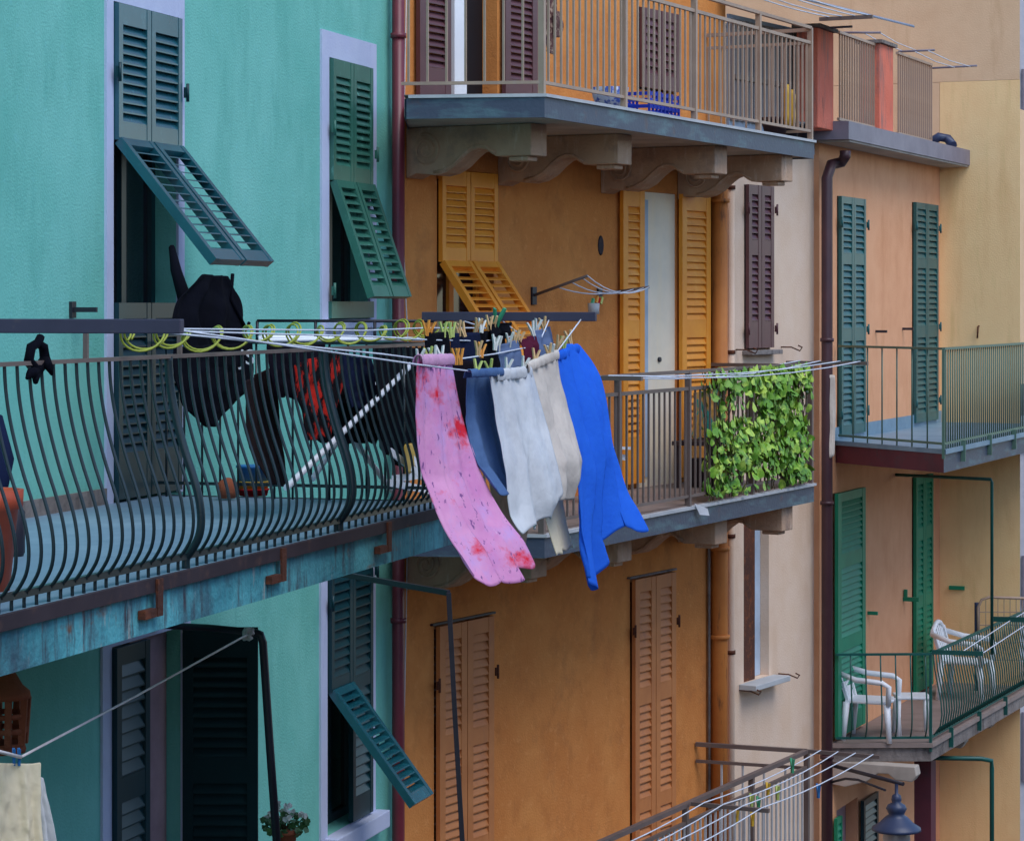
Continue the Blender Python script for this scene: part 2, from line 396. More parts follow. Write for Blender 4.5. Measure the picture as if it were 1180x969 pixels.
# window 2
s0, s1 = w2
zh, zl = T.z(T.s(400), 0, 212), T.z(T.s(400), 0, 350)
win = casement(th, s0, s1, z2b, z2t, m_sh_dark)
frame_mb(s0, s1, z2b, z2t, .16, 0, .018, wt=.2).build('surround', m_lilac, th, win)
upper_lower(th, win, s0, s1, z2b, z2b, zh, z2t, m_sh_teal2)
m = (s0+s1)/2
flap(th, win, s0+.01, m-.006, zh, .95, rad(19), m_sh_teal2); flap(th, win, m+.006, s1-.01, zh, .95, rad(19), m_sh_teal2)
hinges(th, win, [(s0-.02, 1.35), (s1+.04, 1.2), (s0-.02, .1)], m_sh_teal2)
g = MB(); g.box(s0-.02, s1+.02, .01, .045, z2b+.01, z2b+.14); g.build('bottom_rail', m_sh_teal2, th, win)
g = MB(); g.box(s0-.1, s1+.1, 0, .1, z2b-.07, z2b-.003); g.build('sill', m_lilac, th, win, .008)
# window 3: lower door, left leaf shut, right leaf swung out towards the street
s0, s1 = w3; zb = FL1-.9
win = casement(th, s0, s1, zb, z3t, m_sh_dark, 'balcony_door', glass=False)
frame_mb(s0, s1, zb, z3t, .13, 0, .018, bottom=False, wt=.12).build('surround', m_lilac, th, win)
sm = T.s(165)
g = MB(); g.box(sm+.01, s1-.004, -.16, -.1, zb, z3t-.003); g.build('inner_panel', m_rose, th, win)
g = MB(); zz = [(zb+.2, zb+1.4), (T.z(sm, 0, 905)+.0, T.z(sm, 0, 902)+.001)]
zmid = T.z(sm, 0, 893)
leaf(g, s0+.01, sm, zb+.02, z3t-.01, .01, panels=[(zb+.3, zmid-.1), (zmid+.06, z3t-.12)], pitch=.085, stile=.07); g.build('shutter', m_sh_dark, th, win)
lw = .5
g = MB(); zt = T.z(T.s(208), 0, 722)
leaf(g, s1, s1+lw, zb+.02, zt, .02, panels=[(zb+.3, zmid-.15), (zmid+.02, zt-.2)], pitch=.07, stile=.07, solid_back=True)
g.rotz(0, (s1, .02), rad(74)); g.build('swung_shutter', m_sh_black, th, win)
# window 4
s0, s1 = w4; zh4, zl4 = T.z(T.s(378), 0, 797), z4b
win = casement(th, s0, s1, z4b, z4t, m_sh_dark)
frame_mb(s0, s1, z4b, z4t, .14, 0, .018, wt=.15).build('surround', m_lilac, th, win)
m = (s0+s1)/2
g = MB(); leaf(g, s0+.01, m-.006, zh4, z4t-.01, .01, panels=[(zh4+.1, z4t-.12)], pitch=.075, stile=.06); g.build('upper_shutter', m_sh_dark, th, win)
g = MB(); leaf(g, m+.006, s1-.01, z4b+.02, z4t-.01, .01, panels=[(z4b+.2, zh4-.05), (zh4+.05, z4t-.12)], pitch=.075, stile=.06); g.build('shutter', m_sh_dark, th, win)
flap(th, win, s0+.01, m-.006, zh4, 1.07, rad(38), m_sh_teal)
hinges(th, win, [(s0-.02, -2.3), (s1+.04, -2.15), (s1+.04, -3.55)], m_sh_dark)
g = MB(); g.box(s0-.06, s1+.2, 0, .12, z4b-.14, z4b-.003); g.build('sill', m_lilac, th, win, .008)
# shutter stop
for u, v in ((82, 357),):
    g = MB(); a = T.p(u, v, 0); g.box(a[0]-.03, a[0]+.03, 0, .02, a[2]-.05, a[2]+.05); g.bar((a[0], .01, a[2]), (a[0], .17, a[2]), .025, .03); g.build('shutter_stop', m_black, th)
# balcony
o_r = T.inv(*RAIL.w(0, 0, 0)[:2])[1]        # railing line's distance from the wall
sA = T.inv(*RAIL.w(0, 0, 0)[:2])[0]         # s of RAIL origin in T
s_end = sA+RAIL.s(512); s_beg = sA-5.2
oe = o_r+.12
g = MB(); g.prism([(s_beg, .003), (s_beg, oe), (s_end, oe), (s_end, .003)], FLOOR-.06, FLOOR); bal = g.build('balcony', m_tile, th)
g = MB(); g.prism([(s_beg, .003), (s_beg, oe-.04), (s_end-.04, oe-.04), (s_end-.04, .003)], FLOOR-.2, FLOOR-.062); g.build('slab', m_teal, th, bal)
g = MB(); g.box(s_beg, s_end+.02, oe-.038, oe+.0, FLOOR-.245, FLOOR-.064); g.box(s_end-.038, s_end+.0, .01, oe-.039, FLOOR-.245, FLOOR-.064); g.build('fascia', m_copper, th, bal)
g = MB(); g.box(s_beg, s_end+.03, oe+.001, oe+.03, FLOOR-.06, FLOOR+.004); g.box(s_end+.001, s_end+.03, .01, oe, FLOOR-.06, FLOOR+.004); g.build('edge_strip', m_brownedge, th, bal)
for u in (182, 325, 447):
    ss = sA+RAIL.s(u, .15)
    g = MB(); g.box(ss-.03, ss+.03, oe+.032, oe+.044, FLOOR-.17, FLOOR+.0); g.box(ss-.16, ss-.031, oe+.004, oe+.04, FLOOR-.17, FLOOR-.13); g.build('iron_bracket', m_rust, th, bal)

# railing with pot-bellied balusters
rt = Thing('balcony_railing', 'dark green iron railing with pot-bellied bars along the turquoise house balcony', 'railing', RAIL, (0, 0, FLOOR))
rs0, rs1 = -5.0, RAIL.s(508)
g = MB(); g.bar((rs0, 0, -.25), (rs1, 0, -.25), .035, .018); g.build('top_rail', m_brail2, rt)
g = MB(); g.bar((rs0, .09, -1.19), (rs1, .09, -1.19), .03, .03); g.build('bottom_rail', m_gdark, rt)
prof = [(0,-.25),(.004,-.33),(.015,-.42),(.035,-.52),(.062,-.62),(.09,-.71),(.122,-.80),(.15,-.89),(.165,-.97),(.167,-1.04),(.155,-1.10),(.128,-1.15),(.098,-1.19),(.09,-1.21),(.09,-1.25)]
def smooth(p, n=3):
    out = []
    for i in range(len(p)-1):
        a, b, c, d = p[max(i-1,0)], p[i], p[i+1], p[min(i+2,len(p)-1)]
        for k in range(n):
            t = k/n; out.append(tuple(.5*((2*b[j])+(c[j]-a[j])*t+(2*a[j]-5*b[j]+4*c[j]-d[j])*t*t+(3*b[j]-a[j]-3*c[j]+d[j])*t**3) for j in (0, 1)))
    return out+[p[-1]]
prof = smooth(prof)
g = MB(); g.tube([(0, a, b) for a, b in prof], .0085, 6); bl = g.build('baluster', m_gdark, rt)
sb = RAIL.s(19.5); bl.location = (sb, 0, 0)
k0 = int((rs0-sb)/.112)
post_s = [RAIL.s(u) for u in (194, 373, 498)]
nb = 0
for k in range(-44, 70):
    s = sb+k*.112
    if k == 0 or s < rs0+.05 or s > rs1-.05 or any(abs(s-q) < .035 for q in post_s): continue
    c = rep(bl, k*.112); nb += 1
for q in post_s:
    g = MB(); g.tube([(q, a, b) for a, b in prof], .021, 8); g.build('post', m_gdark, rt)
# far end of the railing, running back to the wall
g = MB(); g.bar((rs1, 0, -.25), (rs1, -o_r+.02, -.25), .035, .018); g.bar((rs1, .07, -1.16), (rs1, -o_r+.02, -1.16), .02, .02); g.build('end_rails', m_gdark, rt)
g = MB(); g.tube([(0, a*.0, b) for a, b in ((0,-.25),(0,-1.25))], .008, 5); e0 = g.build('end_baluster', m_gdark, rt); e0.location = (rs1, .12, 0)
for k in range(1, 15): rep(e0, 0, -.125*k)
# raised line frame beyond
g = MB(); zf = -.11
g.tube([(rs1+.03, -.05, zf), (rs1+.03, -1.25, zf)], .011, 6)
for oo in (-.05, -.45, -.85, -1.25): g.tube([(rs1+.03, oo, zf), (rs1+.03, oo, -.26)], .011, 6)
g.build('line_frame', m_black, rt)
# stub posts that carry the left beam
for u in (99, 207):
    s = RAIL.s(u); g = MB(); g.bar((s, 0, -.25), (s, 0, -.11), .02, .02); g.build('upright', m_brail2, rt)

# support beams for the clothes lines
def beam(u0, u1, v, sb_, label):
    g = MB(); a = RAIL.o(u0, sb_); b = RAIL.o(u1, sb_); z = RAIL.z(sb_, b, v)
    g.box(sb_-.02, sb_+.02, a, b, z-.025, z+.03); single(g, 'line_beam', m_beam, label, 'beam', RAIL, (sb_, 0, z), 'steel arms that carry the clothes lines', .004)
    return z
sL, sR = -.67, 5.5
beam(-130, 210, 377, sL, 'dull steel arm reaching out at left with a black rag hanging under it')
beam(487, 687, 365.5, sR, 'steel arm above the laundry, seen against the orange wall')
ZL = -.1
def line_pt(o, u, v):
    """point on the clothes line at offset o seen at u, height from v"""
    s = RAIL.s(u, o); return (s, o, RAIL.z(s, o, v))
def line(pts, label, grp='white clothes lines between the two steel arms', r=.0045, fr=RAIL, name='clothes_line', mat=None):
    g = MB(); P0 = [Vector(p) for p in pts]; out = []
    for i in range(len(P0)-1):
        for k in range(5): out.append(P0[i].lerp(P0[i+1], k/5))
    out.append(P0[-1]); g.tube(out, r, 5)
    return single(g, name, mat or m_rope, label, 'clothes line', fr, pts[0], grp)
def lineo(o, uvs, label):
    a = (sL, o, ZL+.01); b = (sR, o, ZL+.01)
    return line([a]+[line_pt(o, u, v) for u, v in uvs]+[b], label)
lineo(1.02, [(480, 420), (560, 430), (600, 424), (640, 408)], 'outermost white line, sagging under the pink cloth and white shirts')
lineo(.82, [(440, 408), (478, 413), (520, 415), (570, 408), (620, 398)], 'second white line, crossing the railing just above the pink cloth')
lineo(.5, [(430, 388), (500, 392), (560, 393), (600, 386)], 'middle white line carrying the dark garments')
lineo(.22, [(420, 381), (490, 378), (560, 378)], 'innermost white line running beside the yellow hose coil')
# hose coil
g = MB(); ca, cb = RAIL.s(134, .1), RAIL.s(498, .1); turns = 13
for st_ in (0, 1):
    pts = []
    for i in range(turns*18+1):
        t = i/18; s = ca+(cb-ca)*(t/turns)+st_*.03; a = 2*math.pi*t; rr_ = .05+.012*math.sin(t*2.3)+.006*math.sin(t*5.1+st_)
        pts.append((s+.02*math.sin(a*1+.5)+.03*math.sin(t*1.9), .1+rr_*math.cos(a), -.165+rr_*math.sin(a)+.008*math.sin(t*1.7)+st_*.006))
    g.tube(pts, .0055, 6)
single(g, 'hose_coil', m_hose, 'yellow green plastic hose coiled along the top rail of the railing', 'hose', RAIL, pts[0])
# black rag tied to the rail
RAIL_ORG = {}
def blob_cloth(name, mat, label, cat, fr, cols, org=None, group=None, fold=.03, nfold=3, rows=32, ncol=26, thick=.005, parts=None, seed=0):
    """cols: list of polylines in (s,o,z) from top to bottom; a rippled sheet is stretched between them"""
    def at(pl, t):
        x = t*(len(pl)-1); i = min(int(x), len(pl)-2); f = x-i; return Vector(pl[i]).lerp(Vector(pl[i+1]), f)
    g = MB(); n = ncol
    vs = []
    for r in range(rows+1):
        t = r/rows; ring = [at(c, t) for c in cols]
        for k in range(n+1):
            x = k/n*(len(ring)-1); i = min(int(x), len(ring)-2); f = x-i; p = ring[i].lerp(ring[i+1], f)
            x_ = k/n; ph_ = nfold*2*math.pi*x_+seed+1.6*t+1.5*noise.noise(Vector((seed, t*2.2, x_*1.5)))
            a = fold*(.3+.7*t)*(math.sin(ph_)+.35*math.sin(2.3*ph_+seed)) + fold*.8*noise.noise(Vector((x_*4+seed*3, t*3, seed))) + fold*.45*noise.noise(Vector((x_*9+t*4, t*8-x_*5, seed+5)))
            a *= .35+.65*math.sin(math.pi*min(1, max(0, x_)))
            edge = fold*.6*.5*noise.noise(Vector((seed, t*5, k/n*3)))
            vs.append((p.x+a*.8, p.y+a*.6, p.z+edge+fold*.5*math.sin(k/n*17+seed)*t*t))
    fs = [(r*(n+1)+k, r*(n+1)+k+1, (r+1)*(n+1)+k+1, (r+1)*(n+1)+k) for r in range(rows) for k in range(n)]
    g.add(vs, fs, True)
    org = org or tuple(cols[0][0])
    RAIL_ORG[name] = org
    ob = single(g, name, mat, label, cat, fr, org, group)
    md = ob.modifiers.new('Subsurf', 'SUBSURF'); md.levels = md.render_levels = 1
    md = ob.modifiers.new('Solidify', 'SOLIDIFY'); md.thickness = thick; md.offset = 0
    return ob
def hang(name, mat, label, cat, otop, left, right, mids=None, group='laundry hanging from the clothes lines', **kw):
    """left/right: pixel polylines top to bottom; hung from the line at offset otop and blown outwards"""
    sl, sr = RAIL.s(left[0][0], otop), RAIL.s(right[0][0], otop)
    cols = [[RAIL.q(u, v, sl) for u, v in left]]
    if mids: 
        sm_ = (sl+sr)/2; cols.append([RAIL.q(u, v, sm_) for u, v in mids])
    cols.append([RAIL.q(u, v, sr) for u, v in right])
    return blob_cloth(name, mat, label, cat, RAIL, cols, group=group, **kw)
def res(pl, n=9):
    """resample a pixel polyline evenly"""
    L = [0]
    for a, b in zip(pl, pl[1:]): L.append(L[-1]+math.hypot(b[0]-a[0], b[1]-a[1]))
    out = []
    for i in range(n):
        d = L[-1]*i/(n-1); k = 0
        while k < len(pl)-2 and L[k+1] < d: k += 1
        f = (d-L[k])/max(1e-6, L[k+1]-L[k]); out.append((pl[k][0]+(pl[k+1][0]-pl[k][0])*f, pl[k][1]+(pl[k+1][1]-pl[k][1])*f))
    return out
G = 'laundry hanging from the clothes lines'
hang('pink_cloth', m_pink, 'long pink printed cloth with red patches, blown outwards at the left of the laundry', 'cloth', .85,
     res([(481,412),(477,470),(482,545),(506,605),(532,648),(546,668)]), res([(518,410),(532,480),(551,545),(575,586),(604,622),(616,648)]),
     res([(500,414),(506,476),(518,548),(543,600),(572,645),(585,672)]), fold=.05, nfold=3, seed=1, rows=32)
hang('grey_blue_shirt', m_greyb, 'slate blue garment hanging between the pink cloth and the white shirt', 'shirt', .95,
     res([(538,428),(535,480),(545,530),(574,566)]), res([(572,427),(576,480),(594,535),(604,566)]), res([(555,430),(556,490),(572,540),(590,572)]), fold=.035, seed=2)
hang('white_shirt', m_whitec, 'white cotton shirt hanging in the middle of the outermost line', 'shirt', 1.02,
     res([(564,428),(571,480),(584,540),(590,600),(600,612)]), res([(611,424),(628,480),(646,540),(652,575),(640,590)]), res([(588,432),(600,490),(612,550),(618,600),(619,606)]), fold=.04, nfold=2, seed=3)
hang('beige_trousers', m_beige, 'beige cloth hanging behind the white shirt, showing below its hem', 'trousers', .82,
     res([(560,430),(560,500),(567,570),(580,634)]), res([(600,425),(614,500),(616,580),(604,640)]), fold=.03, seed=4)
hang('cream_sweater', m_knit, 'cream knitted sweater beside the blue sheet, one long sleeve trailing', 'sweater', 1.02,
     res([(604,420),(614,480),(630,540),(634,572)]), res([(641,404),(652,460),(666,510),(675,540),(662,572)]), res([(622,414),(634,480),(654,540),(648,574)]), fold=.035, seed=5)
hang('cream_trousers', m_yellowc, 'cream cloth leg dangling lowest under the knitted sweater', 'trousers', .9,
     res([(612,430),(618,500),(620,560),(630,605),(641,640)]), res([(630,425),(644,500),(646,560),(652,600),(660,630)]), fold=.015, nfold=1, seed=6)
def hang4(name, mat, label, cat, otop, cols4, **kw):
    cols = [[RAIL.q(u, v, RAIL.s(c[0][0], otop)) for u, v in res(c, 11)] for c in cols4]
    return blob_cloth(name, mat, label, cat, RAIL, cols, group=G, **kw)
hang4('blue_sheet', m_bluec, 'vivid blue sheet blown outwards at the right end of the laundry', 'sheet', 1.0,
     [[(638,408),(650,470),(662,540),(668,610),(678,672)], [(650,400),(668,470),(680,540),(682,610),(684,674)], [(657,397),(682,450),(694,510),(698,560),(704,612)], [(666,397),(692,440),(704,500),(716,560),(744,606)]], fold=.07, nfold=4, seed=7, ncol=40)
def hem(ob, mat, top_l, top_r, o, hgt=.045, wob=.018, name='waistband'):
    g = MB(); a, b = Vector(line_pt(o, *top_l)), Vector(line_pt(o, *top_r)); n = 22
    up, dn = [], []
    for k in range(n+1):
        t = k/n; p = a.lerp(b, t); w_ = wob*math.sin(k*1.9)+.5*wob*math.sin(k*3.7+1)
        up.append((p.x, p.y+w_+.012, p.z+.012+.3*w_)); dn.append((p.x+.4*w_, p.y+1.3*w_+.016, p.z-hgt+.2*w_))
    mid = [(u_[0], u_[1]+.012, (u_[2]+d_[2])/2) for u_, d_ in zip(up, dn)]
    bk = [(u_[0], u_[1]-.035, u_[2]-.01) for u_ in up]; bd = [(d_[0], d_[1]-.05, d_[2]) for d_ in dn]
    rows_ = [bd, bk, up, mid, dn]
    g.add([v for q in rows_ for v in q], [(r*(n+1)+k, r*(n+1)+k+1, (r+1)*(n+1)+k+1, (r+1)*(n+1)+k) for r in range(4) for k in range(n)], True)
    class R: pass
    R_ = R(); R_.org = ob['org_']; R_.e = None
    h_ = g.build(name, mat, R_, ob)
    m1 = h_.modifiers.new('Solidify', 'SOLIDIFY'); m1.thickness = .006
    m1 = h_.modifiers.new('Subsurf', 'SUBSURF'); m1.levels = m1.render_levels = 1
objs = {o_.name: o_ for o_ in COL.objects}
def org_of(ob, pt): ob['org_'] = pt
for nm_, mt_, l_, r_, oo_, hh_ in (('pink_cloth', m_pinkb, (480,411), (519,410), .85, .05), ('grey_blue_shirt', m_greyb, (538,427), (577,425), 1.02, .04),
      ('white_shirt', m_whitec, (568,427), (610,423), 1.02, .06), ('cream_sweater', m_knit, (604,420), (641,404), 1.02, .05), ('blue_sheet', m_bluec, (639,407), (664,397), 1.0, .05)):
    ob_ = objs[nm_]; ob_['org_'] = RAIL_ORG[nm_]; hem(ob_, mt_, l_, r_, oo_, hh_); del ob_['org_']
# inner dark garments
dk = [('black_shorts', m_black_c, 'black shorts pegged above the pink cloth at the left of the dark garments', .5, [(490,384),(491,420),(494,470)], [(517,382),(520,430),(524,480)]),
      ('navy_shirt', m_navy, 'navy top pegged between the black shorts and the black trousers', .5, [(520,384),(520,430),(524,480)], [(553,383),(556,430),(560,470)]),
      ('black_trousers', m_black_c, 'black trousers pegged behind the slate blue top', .5, [(552,383),(550,430),(556,500)], [(583,378),(582,430),(590,480)]),
      ('black_jacket', m_purp, 'dark plum top hanging behind the pink cloth, low on the middle line', .55, [(521,415),(523,470),(530,520)], [(545,415),(548,470),(556,540)]),
      ('grey_blue_shorts', m_denim, 'pale blue grey shorts pegged left of the maroon cloth', .8, [(573,398),(574,412),(577,428)], [(596,392),(600,408),(603,424)]),
      ('maroon_cloth', m_maroon, 'small maroon cloth pegged between pale shorts and blue socks', .8, [(598,392),(603,402),(606,416)], [(616,386),(622,398),(622,412)]),
      ('blue_cloth', m_denim, 'small blue cloth pegged right of the maroon cloth under the steel arm', .8, [(613,382),(617,396),(622,412)], [(634,376),(637,390),(640,402)]),
      ('black_sock', m_black_c, 'small black cloth curled over the line just below the steel arm', .5, [(563,374),(566,384),(570,394)], [(590,371),(590,382),(588,390)])]
for i, (nm, mt, lb, oo, l, r) in enumerate(dk):
    hang(nm, mt, lb, 'clothes', oo, res(l), res(r), fold=.03, nfold=2, seed=10+i, rows=12, ncol=10)
# clothes pins
def pin_proto():
    root = bpy.data.objects.new('clothespin', None)
    a, b = MB(), MB()
    for sg, q in ((-1, a), (1, b)):
        q.add([(x, y, z) for x in (-.007, .007) for y, z in ((sg*.001, -.045), (sg*.01, -.045), (sg*.012, -.01), (sg*.028, .045), (sg*.019, .045), (sg*.002, -.005))],
              [(0,1,2,3,4,5), (11,10,9,8,7,6)]+[(i, (i+1)%6, 6+(i+1)%6, 6+i) for i in range(6)])
    return a, b
pa, pb = pin_proto()
pin_mesh = {}
def pin(u, v, o, mat, label, grp, fr=RAIL, tilt=0, roll=0, Yp=None, size=1.0):
    e = bpy.data.objects.new('clothespin', None); COL.objects.link(e)
    p = line_pt(o, u, v) if Yp is None else P(u, v, Yp)
    fr_ = fr if Yp is None else W
    e.location = fr_.w(*p); e.rotation_euler = (tilt, roll, fr_.ang+(0.9 if Yp is None else .3)); e.scale = (size,)*3
    e.empty_display_size = .05
    tag(e, label, 'clothespin', grp)
    for q in (pa, pb):
        key = (id(q), mat.name)
        if key not in pin_mesh:
            ob = q.build('jaw', mat); pin_mesh[key] = ob.data; bpy.data.objects.remove(ob)
        ob = bpy.data.objects.new('jaw', pin_mesh[key]); COL.objects.link(ob); ob.parent = e
    return e
random.seed(11)
pins = [
 ('on the black shorts at the left end of the upper row', .5, [(491,378,m_pino),(496,379,m_pino)]),
 ('on the black shorts beside the navy top', .5, [(511,380,m_pinl),(517,381,m_pinl)]),
 ('on the navy top in the upper row', .5, [(521,380,m_pinl),(528,379,m_wood),(533,380,m_wood)]),
 ('on the black trousers under the steel arm', .5, [(550,375,m_wood),(555,376,m_pinw)]),
 ('on the small black cloth below the steel arm', .5, [(564,372,m_wood),(569,373,m_wood)]),
 ('on the pink cloth with lavender hem', .85, [(483,412,m_pinw),(494,410,m_pinl),(500,409,m_pinw),(508,408,m_pinw)]),
 ('hanging low between the pink cloth and the slate blue top', .85, [(525,411,m_pino),(530,411,m_pino)]),
 ('on the dark cloth between the navy top and pale shorts', .82, [(551,402,m_wood),(555,404,m_pino)]),
 ('on the pale blue grey shorts', .8, [(571,395,m_pinw),(574,397,m_pinw),(587,392,m_pinw)]),
 ('on the maroon cloth', .8, [(594,388,m_wood),(599,390,m_wood)]),
 ('on the slate blue top of the outermost line', 1.02, [(550,424,m_pinl),(564,424,m_pinl)]),
 ('on the white shirt of the outermost line', 1.02, [(585,422,m_pinw),(604,420,m_pinw)]),
 ('on the small blue cloth under the steel arm', .8, [(613,379,m_pinw),(619,376,m_pinw),(626,374,m_wood)]),
 ('on the cream sweater near the blue sheet', 1.02, [(617,411,m_wood),(632,405,m_wood),(635,406,m_pinw)]),
 ('on the blue sheet at its top corner', 1.0, [(644,395,m_wood),(650,396,m_pinl),(656,389,m_wood)])]
cname = {m_pino.name: 'orange', m_pinl.name: 'lime', m_pinw.name: 'white', m_wood.name: 'pale wood', m_ping.name: 'green', m_pinb.name: 'blue', m_piny.name: 'yellow'}
for where, oo, lst in pins:
    for u, v, mt in lst:
        pin(u, v, oo, mt, f'{cname[mt.name]} clothespin {where}', 'clothespins holding the laundry', tilt=random.uniform(-.3,.3), roll=random.uniform(-.35,.35))
pin(573, 368, .5, m_ping, 'green clothespin standing up against the steel arm', 'clothespins holding the laundry', roll=-.4, size=1.6)
# black rag on the left beam and rail
g = MB()
a = RAIL.p(47, 388, .0); b_ = RAIL.p(36, 400, 0); c_ = RAIL.p(33, 416, 0); d_ = RAIL.p(42, 428, 0); e_ = RAIL.p(52, 415, 0); f_ = RAIL.p(44, 395, 0)
g.tube([a, f_, b_, c_, d_, e_, RAIL.p(50, 400, 0), f_], .02, 8, rs=[.018,.02,.022,.024,.026,.026,.022,.015])
g.tube([d_, RAIL.p(36, 430, .03), RAIL.p(31, 436, .03)], .02, 8, rs=[.024,.022,.008]); g.tube([e_, RAIL.p(56, 422, .04), RAIL.p(60, 432, .04)], .02, 8, rs=[.026,.02,.006]); g.tube([d_, RAIL.p(41, 440, .04)], .02, 8, rs=[.024,.012])
single(g, 'knotted_rag', m_black_c, 'black rag knotted round the top rail below the left steel arm', 'cloth', RAIL, a)

# ---- things behind the teal railing
def flat(name, mat, label, cat, o, pts_l, pts_r, group=None, fold=.03, seed=0, **kw):
    cols = [[RAIL.p(u, v, o) for u, v in res(pts_l)], [RAIL.p(u, v, o-.05) for u, v in res(pts_r)]]
    return blob_cloth(name, mat, label, cat, RAIL, cols, group=group, fold=fold, seed=seed, **kw)
GI = 'dark clothes drying behind the turquoise house railing'
sf = 0.9
def tflat(name, mat, label, cat, o, l, r, group=None, fold=.03, seed=0, **kw):
    cols = [[T.p(u, v, o) for u, v in res(l)], [T.p(u, v, o-.03) for u, v in res(r)]]
    return blob_cloth(name, mat, label, cat, T, cols, group=group, fold=fold, seed=seed, **kw)
oB = RAIL.o(240, 2.2)
tflat('black_bag', m_black_c, 'black cloth bag hanging from the propped louvre flap above the balcony', 'bag', .75, [(232,316),(204,345),(196,372),(210,400)], [(262,318),(276,345),(282,400),(284,410)], fold=.05, seed=20, rows=14)
tflat('black_dress', m_black_c, 'big black garment bulging behind the railing under the black bag', 'clothes', .95, [(200,400),(200,440),(212,470),(236,488)], [(290,395),(292,430),(285,450),(246,487)], GI, fold=.05, seed=21)
g = MB(); g.tube([T.p(198, 285, .45), T.p(203, 312, .55), T.p(213, 345, .65), T.p(222, 368, .7)], .035, 6, rs=[.02,.035,.045,.03]); g.tube([T.p(268, 316, .7), T.p(266, 345, .72), T.p(284, 380, .75), T.p(287, 372, .75)], .012, 6)
single(g, 'bag_strap', m_black_c, 'black straps dangling from the propped louvre flap beside the bag', 'strap', T, T.p(198, 285, .45))
flat('brown_jacket', m_brownc, 'dark brown garment hanging long behind the bars right of the black garment', 'clothes', -.6, [(282,440),(284,480),(290,520),(312,556)], [(318,420),(322,470),(326,520),(330,560)], GI, seed=22)
flat('plum_jacket', m_purp, 'dark plum garment hanging from the white drying rack', 'clothes', -.5, [(308,396),(312,430),(320,455)], [(375,396),(378,440),(372,470)], GI, seed=23)
flat('red_black_shirt', m_redblk, 'black shirt with red stripes hanging behind the bars', 'shirt', -.35, [(340,420),(345,470),(352,505)], [(398,400),(400,430),(382,500)], GI, fold=.05, seed=24)
flat('navy_shirt', m_navy, 'navy shirt hanging behind the bars near the thick post', 'shirt', -.4, [(394,410),(396,440),(404,470)], [(428,412),(432,440),(436,466)], GI, seed=25)
flat('black_coat', m_black_c, 'long black coat filling the end of the railing beside the pink cloth', 'clothes', -.3, [(430,400),(432,460),(438,512)], [(488,400),(490,470),(480,548)], GI, fold=.05, seed=26)
flat('black_trousers', m_black_c, 'black trousers hanging behind the red striped shirt', 'clothes', -.55, [(352,440),(356,490),(364,508)], [(408,430),(420,470),(412,506)], GI, seed=27)
flat('black_vest', m_black_c, 'black vest hanging between the striped shirt and the long coat', 'clothes', -.5, [(384,470),(388,490),(396,508)], [(440,440),(446,480),(436,510)], GI, seed=28)
flat('yellow_towel', m_piny, 'ochre towel edge showing behind the bars near the pink cloth', 'towel', -.2, [(466,512),(466,530),(468,545)], [(478,510),(480,530),(478,546)], None, fold=.015, seed=29, rows=6, ncol=5)
# white letters printed on the black garment
cu = bpy.data.curves.new('lettering', 'FONT'); cu.body = 'JS'; cu.size = .13; cu.extrude = .002
tmp_ = bpy.data.objects.new('tmp', cu); COL.objects.link(tmp_); bpy.context.view_layer.update()
me_ = bpy.data.meshes.new_from_object(tmp_.evaluated_get(bpy.context.evaluated_depsgraph_get())); bpy.data.objects.remove(tmp_); bpy.data.curves.remove(cu)
me_.materials.clear(); me_.materials.append(m_whitec)
pa_ = T.p(276, 420, 1.05); to = bpy.data.objects.new('lettering', me_); COL.objects.link(to)
bd_ = [o_ for o_ in COL.objects if o_.name == 'black_dress'][0]
to.parent = bd_; og = RAIL_ORG['black_dress']; to.location = (pa_[0]-og[0], -(pa_[1]-og[1]), pa_[2]-og[2]); to.rotation_euler = (rad(90), 0, rad(-60))
# white drying rack
rk = Thing('drying_rack', 'white folding drying rack standing among the dark clothes on the balcony', 'drying rack', RAIL, RAIL.p(400, 560, -.5))
g = MB()
for oo, va, vb in ((-.35, 392, 391), (-.75, 389, 391), (-1.0, 388, 390)):
    g.tube([RAIL.p(300, va, oo), RAIL.p(486, vb, oo)], .012, 6)
for u in (300, 340, 380, 420, 460, 486): g.tube([RAIL.p(u, 392, -.35), RAIL.p(u-2, 388, -1.0)], .008, 5)
g.build('rack_top', m_plastic, rk)
for l in ([(330,562,-.3),(476,418,-.3)], [(380,470,-.7),(452,566,-.6)], [(448,418,-.7),(360,552,-.8)]):
    g = MB(); g.tube([RAIL.p(*l[0]), RAIL.p(*l[1])], .019, 8); g.build('leg', m_plastic, rk)
# crossed white frame lying by the far end
g = MB()
for a, b in (((450,520),(500,560)), ((452,552),(500,545)), ((448,556),(500,566)), ((470,520),(505,572))): g.bar(RAIL.p(*a, -.25), RAIL.p(*b, -.2), .01, .045)
single(g, 'folded_stool', m_plastic, 'white slatted folding stool at the far end of the turquoise balcony', 'stool', RAIL, RAIL.p(450, 555, -.25))
